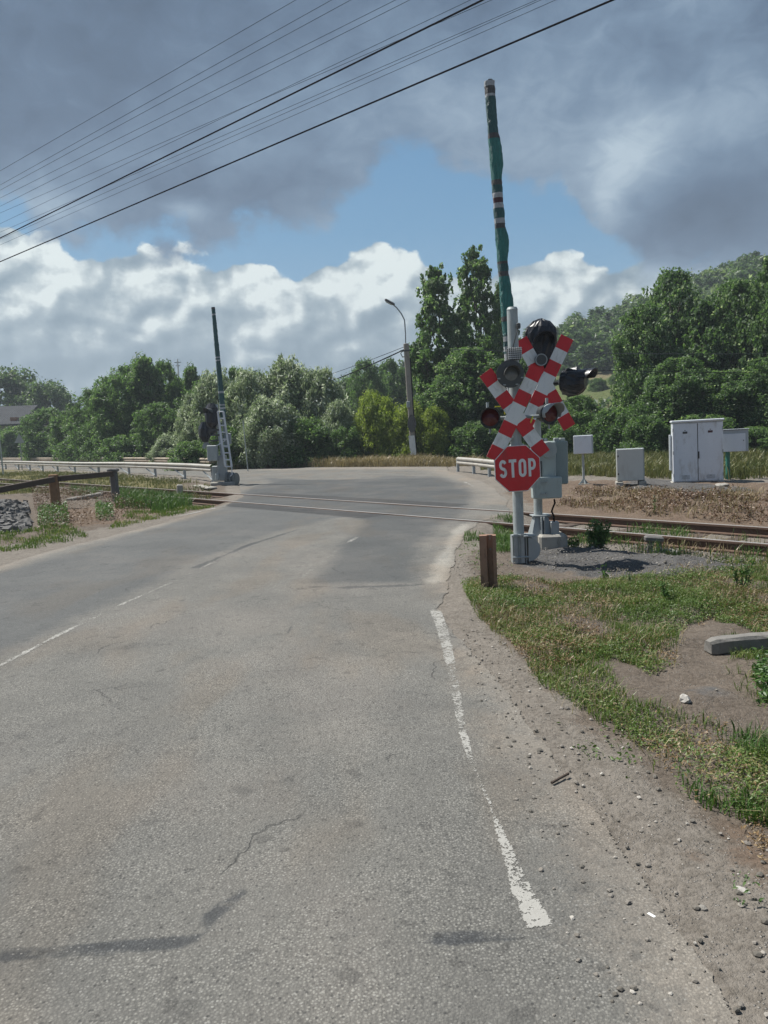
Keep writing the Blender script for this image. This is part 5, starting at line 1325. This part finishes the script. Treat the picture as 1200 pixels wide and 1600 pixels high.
def build_slope_bushes():
    rs = np.random.RandomState(5); me, tm, W, H = PROT['bushd']
    for i in range(30):
        px = rs.uniform(835, 990); Y = rs.uniform(82, 150); x = P(px, 600, Y)[0]; z = float(hz(x, Y))
        d = CAMR.transposed() @ Vector((x, Y, z-CH)); qy = 800+F*d.y/d.z
        o = empty('bush', (x, Y, z-.1), (0, 0, rs.uniform(0, 6.28)), label='small round bush on the open grassy slope of the hill', cat='bush', group='small bushes on the open slope'); s = rs.uniform(.25, .5); o.scale = (s, s, s)
        for nm, m_ in (('trunk', tm), ('crown', me)):
            c = bpy.data.objects.new(nm, m_); COL.objects.link(c); c.parent = o
    for i in range(16):
        px = 895+i*5.5+rs.uniform(-2, 2); Y = 92+rs.uniform(-4, 8); x = P(px, 600, Y)[0]; z = float(hz(x, Y)); mb = MB(); mb.tube([(0, 0, -.3), (rs.uniform(-.1, .1), 0, rs.uniform(1.6, 2.6))], .07, 5)
        tag(mb.build('stake', M['wood_orange'], None, loc=(x, Y, z)), 'thin brown stake standing on the bare patch of the slope', 'stake', 'vineyard stakes on the slope')
build_slope_bushes()
def build_wood():
    rs = np.random.RandomState(21); n = 0; Vs = []; Fs = []; Ts = []; off = 0
    forms = []
    for s in range(4):
        e = envelope('round', 34, rs); cl = e*np.array([7, 7, 6.5]); V, Fq, tn = crown(cl, 1.15*rs.uniform(.6, 1.3, 34), 60, .62, .6, rs); forms.append((V, Fq, tn))
    spots = []
    tries = 0
    while len(spots) < 420 and tries < 20000:
        tries += 1
        Y = rs.uniform(84, 182); px = rs.uniform(500, 1330); x = P(px, 600, Y)[0]; z = float(hz(x, Y))
        # projected pixel
        d = CAMR.transposed() @ Vector((x, Y, z+3-CH)); qx = 600-F*d.x/d.z; qy = 800+F*d.y/d.z
        # open grassy slope
        if 825 < qx < 1005 and (528 if Y < 135 else 556) < qy < 760: continue
        if any((x-a)**2+(Y-b_)**2 < 14 for a, b_ in spots): continue
        spots.append((x, Y))
    for (x, Y) in spots:
        V, Fq, tn = forms[rs.randint(4)]; a = rs.uniform(0, 6.28); s = rs.uniform(.6, 1.15); c, sn = math.cos(a), math.sin(a)
        W = V @ np.array([[c, sn, 0], [-sn, c, 0], [0, 0, 1]])*np.array([s, s, s*rs.uniform(.8, 1.15)])+np.array([x, Y, float(hz(x, Y))-.5])
        Vs.append(W); Fs.append(Fq+off); Ts.append(np.clip(tn+rs.normal()*.2, 0, 1)); off += len(V)
    me = np_mesh('hillside_wood', np.concatenate(Vs), np.concatenate(Fs), M['leaf_hill'], np.concatenate(Ts))
    o = bpy.data.objects.new('hillside_wood', me); COL.objects.link(o); tag(o, 'dense wood covering the hillside on the right', 'wood', kind='stuff')
build_wood()

# ------------------------------------------------------------------ grass and weeds
def scatter(polys, dens, seed, nsc=2.0, thr=.42, soft=.06, avoid_road=True, edge=.0):
    rs = np.random.RandomState(seed); X = []; Y = []
    for poly in polys:
        p = np.array(poly); x0, y0 = p.min(0); x1, y1 = p.max(0); n = int((x1-x0)*(y1-y0)*dens)
        x = rs.uniform(x0, x1, n); y = rs.uniform(y0, y1, n)
        jx = x+(fbm(x, y, 1.5, seed+1)-.5)*edge; jy = y+(fbm(x, y, 1.5, seed+2)-.5)*edge
        k = inpoly(jx, jy, poly); x, y = x[k], y[k]
        k = rs.uniform(size=len(x)) < np.clip((fbm(x, y, nsc, seed+3)-thr)/soft, 0, 1)
        X.append(x[k]); Y.append(y[k])
    x = np.concatenate(X); y = np.concatenate(Y)
    if avoid_road:
        k = ~inpoly(x, y, ROAD); x, y = x[k], y[k]
    return x, y, rs
def blades(name, x, y, rs, h0, h1, w, lean, mat, label, tonem=.5, kind='stuff', cat='grass', hscale=None):
    n = len(x); z = terrain(x, y); h = rs.uniform(h0, h1, n)*(hscale(x, y) if hscale else 1); a = rs.uniform(0, 6.28, n); l = rs.uniform(0, lean, n)
    d = np.stack([np.cos(a), np.sin(a)], 1); wv = np.stack([-np.sin(a+.5), np.cos(a+.5)], 1)*(w*rs.uniform(.6, 1.4, n))[:, None]/2
    B = np.stack([x, y], 1)
    def pt(xy, zz): return np.concatenate([xy, zz[:, None]], 1)
    m1 = B+d*(l*h*.35)[:, None]; tp = B+d*(l*h)[:, None]
    V = np.stack([pt(B-wv, z-.01), pt(B+wv, z-.01), pt(m1+wv*.8, z+h*.55), pt(tp, z+h*(1-.3*l)), pt(m1-wv*.8, z+h*.55)], 1).reshape(-1, 3)
    i = np.arange(n)*5
    Fq = np.stack([i, i+1, i+2, i+3, i+4], 1)
    me = np_mesh(name, V, Fq, mat, np.clip(tonem+rs.normal(size=n)*.2+(fbm(x, y, 1.2, 77)-.5)*.7, 0, 1))
    o = bpy.data.objects.new(name, me); COL.objects.link(o); return tag(o, label, cat, kind=kind)
def leaves(name, x, y, rs, h, size, aspect, mat, label, tonem=.45, cat='ground cover', kind='stuff'):
    n = len(x); z = terrain(x, y)+rs.uniform(.0, 1, n)*h*(.4+1.2*fbm(x, y, 3, 31))
    Nr = rs.normal(size=(n, 3))*.6+np.array([0, 0, .9]); Nr /= np.linalg.norm(Nr, axis=1, keepdims=True)
    tn = np.clip(tonem+rs.normal(size=n)*.2+(fbm(x, y, 1.6, 55)-.5)*.9, 0, 1)
    V, Fq, tn = leaf_quads(np.stack([x, y, z], 1), Nr, size*rs.uniform(.5, 1.4, n), aspect, tn, rs)
    me = np_mesh(name, V, Fq, mat, tn); o = bpy.data.objects.new(name, me); COL.objects.link(o); return tag(o, label, cat, kind=kind)
GA = px_poly([(728, 915), (760, 903), (850, 912), (930, 905), (1010, 897), (1110, 893), (1300, 885), (1300, 960), (1200, 990), (1120, 962), (1070, 985), (1062, 1045), (1000, 1062), (950, 1035), (880, 1048), (820, 1010), (780, 985), (740, 955)])
GB = px_poly([(800, 1000), (850, 1020), (930, 1050), (985, 1095), (1060, 1110), (1120, 1130), (1150, 1160), (1210, 1130), (1330, 1150), (1330, 1420), (1250, 1370), (1190, 1300), (1110, 1275), (1055, 1240), (1030, 1195), (960, 1140), (880, 1090), (820, 1040)])
GC = px_poly([(1140, 1000), (1300, 1000), (1300, 1130), (1200, 1120), (1170, 1070)])
x, y, rs = scatter([GA, GB], 12000, 1, 1.6, .40, .2, edge=.35)
leaves('ground_cover', x, y, rs, .05, .019, .5, M['grass_green'], 'low green clover-like ground cover on the right verge', .45)
x, y, rs = scatter([GA, GB, GC], 3500, 2, 2.2, .34, .2, edge=.4)
blades('grass', x, y, rs, .03, .085, .005, 1.3, M['grass_green'], 'short green grass mixed into the right verge', .5)
x, y, rs = scatter([px_poly([(1040, 1180), (1150, 1140), (1330, 1130), (1330, 1350), (1200, 1290), (1080, 1250)])], 3200, 4, 2.0, .38, .1, edge=.2)
blades('grass', x, y, rs, .03, .12, .006, 1.3, M['grass_lush'], 'taller fresh green grass at the right edge of the verge', .5)
RP = [px_poly([(730, 905), (800, 960), (900, 1000), (900, 1060), (980, 1100), (900, 1120), (820, 1040), (740, 960)]), px_poly([(1130, 1285), (1210, 1280), (1280, 1380), (1180, 1350)]), px_poly([(880, 985), (940, 980), (930, 1050), (880, 1040)]), px_poly([(1090, 925), (1300, 920), (1300, 985), (1150, 990)])]
x, y, rs = scatter(RP, 6500, 5, 2.4, .42, .1, edge=.3)
leaves('dry_plants', x, y, rs, .04, .018, .4, M['moss_red'], 'reddish brown dried plants at the edge of the green verge', .5)
x, y, rs = scatter([px_poly([(930, 1130), (1010, 1170), (1020, 1210), (960, 1190)]), px_poly([(840, 1110), (960, 1180), (1000, 1230), (930, 1220)]), px_poly([(700, 850), (800, 845), (800, 900), (740, 890)])], 900, 6, 5, .52, .05, edge=.2)
leaves('ground_cover', x, y, rs, .03, .025, .5, M['grass_green'], 'small scattered weeds on the bare shoulder', .3)
x, y, rs = scatter([px_poly([(1180, 1060), (1320, 1040), (1330, 1120), (1190, 1110)])], 4500, 66, 2, .3, .1, edge=.1)
leaves('weed_patch', x, y, rs, .2, .04, .5, M['grass_lush'], 'bushy green weeds at the right edge below the fallen beam', .4)
x, y, rs = scatter([px_poly([(1050, 1215), (1080, 1200), (1110, 1235), (1060, 1250)]), px_poly([(1130, 1400), (1180, 1395), (1200, 1420), (1140, 1425)])], 3500, 67, 2, .3, .1, edge=.1)
leaves('weed_patch', x, y, rs, .10, .022, .35, M['leaf_dark'], 'small grey-green weeds at the verge corner', .6)
x, y, rs = scatter([GA, GB], 2600, 41, 2.0, .44, .12, edge=.3)
leaves('dry_plants', x, y, rs, .06, .02, .4, M['moss_red'], 'brown dried plants mixed through the green verge', .55)
x, y, rs = scatter([GA, GB, RP[0], RP[3]], 260, 42, 2.0, .3, .2, edge=.3)
blades('dry_grass', x, y, rs, .05, .16, .004, 1.5, M['grass_dry'], 'thin pale dry stalks across the right verge', .6)
# near post / rail surroundings
x, y, rs = scatter([px_poly([(770, 815), (800, 812), (805, 862), (775, 865)]), px_poly([(725, 835), (760, 838), (765, 846), (725, 846)]), px_poly([(745, 802), (800, 805), (800, 812), (750, 812)])], 1500, 7, 2, .3, .15)
blades('grass', x, y, rs, .04, .13, .008, 1.0, M['grass_lush'], 'fresh green grass at the foot of the signal post', .6)
x, y, rs = scatter([px_poly([(1040, 850), (1200, 868), (1330, 880), (1330, 895), (1100, 885), (1030, 868)])], 900, 8, 2, .4, .1)
blades('grass', x, y, rs, .04, .14, .008, 1.0, M['grass_green'], 'green grass between the near rail and the gravel', .6)
x, y, rs = scatter([px_poly([(890, 815), (1100, 830), (1330, 848), (1330, 865), (1050, 852), (880, 850)]), px_poly([(870, 790), (1000, 800), (1330, 822), (1330, 775), (1100, 768), (900, 765)])], 200, 9, 1.5, .42, .1)
blades('dry_grass', x, y, rs, .05, .24, .010, 1.0, M['grass_dry'], 'sparse dry grass and stalks beside the track on the right', .4)
x, y, rs = scatter([px_poly([(870, 790), (1000, 800), (1330, 822), (1330, 775), (1100, 768), (900, 765)])], 700, 19, 1.5, .45, .1)
leaves('dry_plants', x, y, rs, .12, .06, .4, M['dead'], 'brown dried weeds on the reddish bank beyond the rails', .5)
x, y, rs = scatter([px_poly([(880, 745), (1040, 745), (1045, 735), (1200, 745), (1330, 755), (1330, 722), (1000, 722), (860, 726)])], 130, 12, .8, .33, .15)
blades('field_grass', x, y, rs, .08, .34, .02, .8, M['grass_field'], 'tall yellow-green grass around the cabinets', .5)
x, y, rs = scatter([[(9.5, 22), (30, 22), (34, 40), (6, 40), (7, 26)]], 110, 13, .4, .3, .15)
blades('field_grass', x, y, rs, .15, .55, .03, .8, M['grass_field'], 'tall grass of the field in front of the right-hand trees', .45)
x, y, rs = scatter([px_poly([(900, 822), (1330, 862), (1330, 874), (1000, 850), (900, 838)]), px_poly([(880, 806), (1330, 840), (1330, 848), (900, 816)])], 420, 43, 1.4, .46, .1)
blades('grass', x, y, rs, .06, .26, .010, .9, M['grass_lush'], 'green weeds growing between and beside the rails on the right', .55)
# far side strip of dry grass
FS = [(-9.5, 44.5), (-3.5, 42.6), (3, 37.5), (4.5, 37), (5.5, 41), (-3, 46), (-9, 48)]
x, y, rs = scatter([FS], 260, 14, .5, .28, .15)
blades('dry_grass', x, y, rs, .15, .62, .03, .9, M['grass_dry'], 'tall dry golden grass along the far road edge', .5, hscale=lambda a, b_: .35+1.3*fbm(a, b_, .35, 91))
x, y, rs = scatter([[(-30, 72.5), (-17, 56), (-10, 46), (-9, 49), (-16, 59), (-30, 76)]], 70, 15, .4, .38, .15)
blades('dry_grass', x, y, rs, .4, 1.3, .04, .7, M['grass_dry'], 'tall reddish dry grass behind the far guardrail', .35)
x, y, rs = scatter([[(4.2, 33), (5.2, 30), (9, 24), (12, 26), (10, 36), (5, 38)]], 160, 16, .6, .3, .15)
blades('field_grass', x, y, rs, .15, .6, .025, .8, M['grass_field'], 'mixed green and dry grass under the short right guardrail', .55)
# left verge
LV = px_poly([(-200, 745), (60, 738), (180, 742), (300, 752), (330, 760), (330, 775), (200, 768), (-200, 778)])
x, y, rs = scatter([LV], 90, 17, .7, .36, .15)
blades('field_grass', x, y, rs, .06, .24, .02, .9, M['grass_field'], 'weedy grass between the guardrail and the track on the left', .5)
x, y, rs = scatter([px_poly([(185, 765), (300, 775), (300, 788), (250, 800), (180, 795)]), px_poly([(110, 762), (160, 765), (150, 775), (110, 775)])], 330, 18, 1.2, .36, .12)
blades('grass', x, y, rs, .12, .42, .016, .7, M['grass_lush'], 'green blades growing in the track left of the road', .5)
x, y, rs = scatter([px_poly([(50, 770), (180, 765), (260, 790), (200, 812), (60, 840)])], 420, 22, 1.3, .42, .1)
leaves('dead_weeds', x, y, rs, .28, .05, .4, M['dead'], 'brown dead leafy weeds around the low fence', .5)
x, y, rs = scatter([px_poly([(60, 805), (105, 800), (110, 822), (60, 828)]), px_poly([(150, 800), (175, 798), (180, 812), (150, 815)])], 900, 23, 2, .3, .1)
leaves('weed_patch', x, y, rs, .28, .06, .5, M['grass_lush'], 'green weed clump in front of the orange brown post', .4)
x, y, rs = scatter([px_poly([(0, 828), (110, 825), (140, 840), (60, 858), (-200, 880), (-200, 840)]), px_poly([(200, 800), (320, 785), (340, 790), (230, 816), (170, 828)])], 600, 24, 1.5, .4, .1)
blades('grass', x, y, rs, .03, .12, .012, 1.1, M['grass_green'], 'short grass along the left road edge', .5)

# individual weeds that stand out
def weed(px, py, h, n, spread, label, mat='grass_lush', leafsize=.07, seed=0, stems=12):
    x, y = G(px, py); rs = np.random.RandomState(seed); z0 = tz(x, y); o = empty('weed', (x, y, z0), label=label, cat='weed')
    mb = MB(); C = []
    for i in range(stems):
        a = rs.uniform(0, 6.28); l = rs.uniform(.1, 1)*spread; hh = h*rs.uniform(.55, 1.0); b0 = np.array([math.cos(a)*l*.3, math.sin(a)*l*.3, -.02]); t_ = np.array([math.cos(a)*l, math.sin(a)*l, hh])
        m_ = (b0+t_)/2+np.array([0, 0, hh*.1]); mb.tube([b0, m_, t_], [.006, .004, .002], 4)
        for k in range(n//stems):
            f = rs.uniform(.1, 1); C.append(b0+(t_-b0)*f+rs.normal(size=3)*.02)
    mb.build('stem', M['grass_lush'], o)
    C = np.array(C); N = len(C); Nr = rs.normal(size=(N, 3))*.6+np.array([0, 0, .5]); Nr /= np.linalg.norm(Nr, axis=1, keepdims=True)
    V, Fq, tn = leaf_quads(C, Nr, leafsize*rs.uniform(.6, 1.3, N), .3, np.clip(rs.normal(size=N)*.25+.45, 0, 1), rs)
    me = np_mesh('leaves', V, Fq, M[mat], tn); c = bpy.data.objects.new('leaves', me); COL.objects.link(c); c.parent = o
weed(934, 850, .46, 500, .22, 'tall bright green weed growing beside the rails right of the barrier machine', seed=1, stems=26, leafsize=.10)
weed(905, 850, .2, 160, .3, 'low spreading green weed left of the tall one by the rails', seed=2, leafsize=.08)
weed(1042, 940, .28, 90, .08, 'upright thin weed in the middle of the green verge', seed=3, leafsize=.05, stems=6)
weed(1158, 925, .3, 120, .12, 'leafy weed on the gravel edge at right', seed=4, leafsize=.06, stems=8)
weed(945, 905, .16, 30, .05, 'single young weed standing in the shadow of the signal', seed=5, leafsize=.07, stems=3)
weed(983, 910, .14, 20, .02, 'thin seedling right of the shadow of the signal', seed=6, leafsize=.04, stems=2)
weed(1022, 800, .4, 60, .05, 'slim stalk beyond the far rail', seed=7, leafsize=.05, stems=3)
weed(290, 722+10, .9, 200, .5, 'leafy shoot growing over the far guardrail at left', seed=8, leafsize=.22, stems=10) if False else None

# pebbles on the shoulder
def pebbles():
    rs = np.random.RandomState(40); polys = [px_poly([(740, 930), (700, 880), (760, 850), (850, 900), (900, 1060), (1040, 1220), (1200, 1330), (1400, 1420), (1500, 1700), (800, 1700), (860, 1400), (770, 1150), (720, 1000)]), GRAV_P[0], GRAV_P[3]]
    x = []; y = []
    for p_, dn in zip(polys, (260, 420, 420)):
        p = np.array(p_); x0, y0 = p.min(0); x1, y1 = p.max(0); n = int((x1-x0)*(y1-y0)*dn); a = rs.uniform(x0, x1, n); b_ = rs.uniform(y0, y1, n); k = inpoly(a, b_, p_); x.append(a[k]); y.append(b_[k])
    x = np.concatenate(x); y = np.concatenate(y); n = len(x); z = np.maximum(terrain(x, y), 0.0); s = .003+.009*rs.uniform(size=n)**3+(rs.uniform(size=n) < .015)*.010
    ph = (1+5**.5)/2; base = np.array([(-1, ph, 0), (1, ph, 0), (-1, -ph, 0), (1, -ph, 0), (0, -1, ph), (0, 1, ph), (0, -1, -ph), (0, 1, -ph), (ph, 0, -1), (ph, 0, 1), (-ph, 0, -1), (-ph, 0, 1)], float)/1.9
    V = (base[None]*(rs.uniform(.72, 1.2, (n, 12))[..., None])*s[:, None, None]*np.array([1.2, 1, .7])); a = rs.uniform(0, 6.28, n); c, sn = np.cos(a)[:, None], np.sin(a)[:, None]
    V = np.stack([V[..., 0]*c-V[..., 1]*sn, V[..., 0]*sn+V[..., 1]*c, V[..., 2]], -1)+np.stack([x, y, z+s*.35], 1)[:, None]
    t = np.array([(0, 11, 5), (0, 5, 1), (0, 1, 7), (0, 7, 10), (0, 10, 11), (1, 5, 9), (5, 11, 4), (11, 10, 2), (10, 7, 6), (7, 1, 8), (3, 9, 4), (3, 4, 2), (3, 2, 6), (3, 6, 8), (3, 8, 9), (4, 9, 5), (2, 4, 11), (6, 2, 10), (8, 6, 7), (9, 8, 1)])
    Fq = (t[None]+np.arange(n)[:, None, None]*12).reshape(-1, 3)
    m, tt, b, o = newmat('pebbles'); at = tt.new('ShaderNodeAttribute', attribute_name='tone').outputs['Fac']; tt.put(b.inputs['Base Color'], tt.ramp(at, [(0, (.13, .118, .10)), (.6, (.26, .235, .205)), (1, (.50, .47, .42))])); b.inputs['Roughness'].default_value = .9
    me = np_mesh('gravel', V.reshape(-1, 3), Fq, m, np.repeat(rs.uniform(size=n)**1.8, 20)); o = bpy.data.objects.new('gravel', me); COL.objects.link(o); tag(o, 'loose pebbles and grit on the dusty road shoulder', 'gravel', kind='stuff')
pebbles()

# ------------------------------------------------------------------ thin haze, added to lift the dark tones of the trees
def build_haze():
    m = bpy.data.materials.new('added_haze'); m.use_nodes = True; m.node_tree.nodes.clear(); t = NT(m.node_tree)
    o = t.new('ShaderNodeOutputMaterial'); v = t.new('ShaderNodeVolumePrincipled'); t.l.new(v.outputs[0], o.inputs['Volume'])
    v.inputs['Color'].default_value = (.80, .90, 1.0, 1); v.inputs['Density'].default_value = .0008; v.inputs['Anisotropy'].default_value = .2
    mb = MB(); mb.box((0, 370, 49), (1212, 882, 102)); tag(mb.build('haze', m), 'thin pale haze added to lift the dark trees', 'haze', kind='stuff')
    scene.cycles.volume_bounces = 0
build_haze()
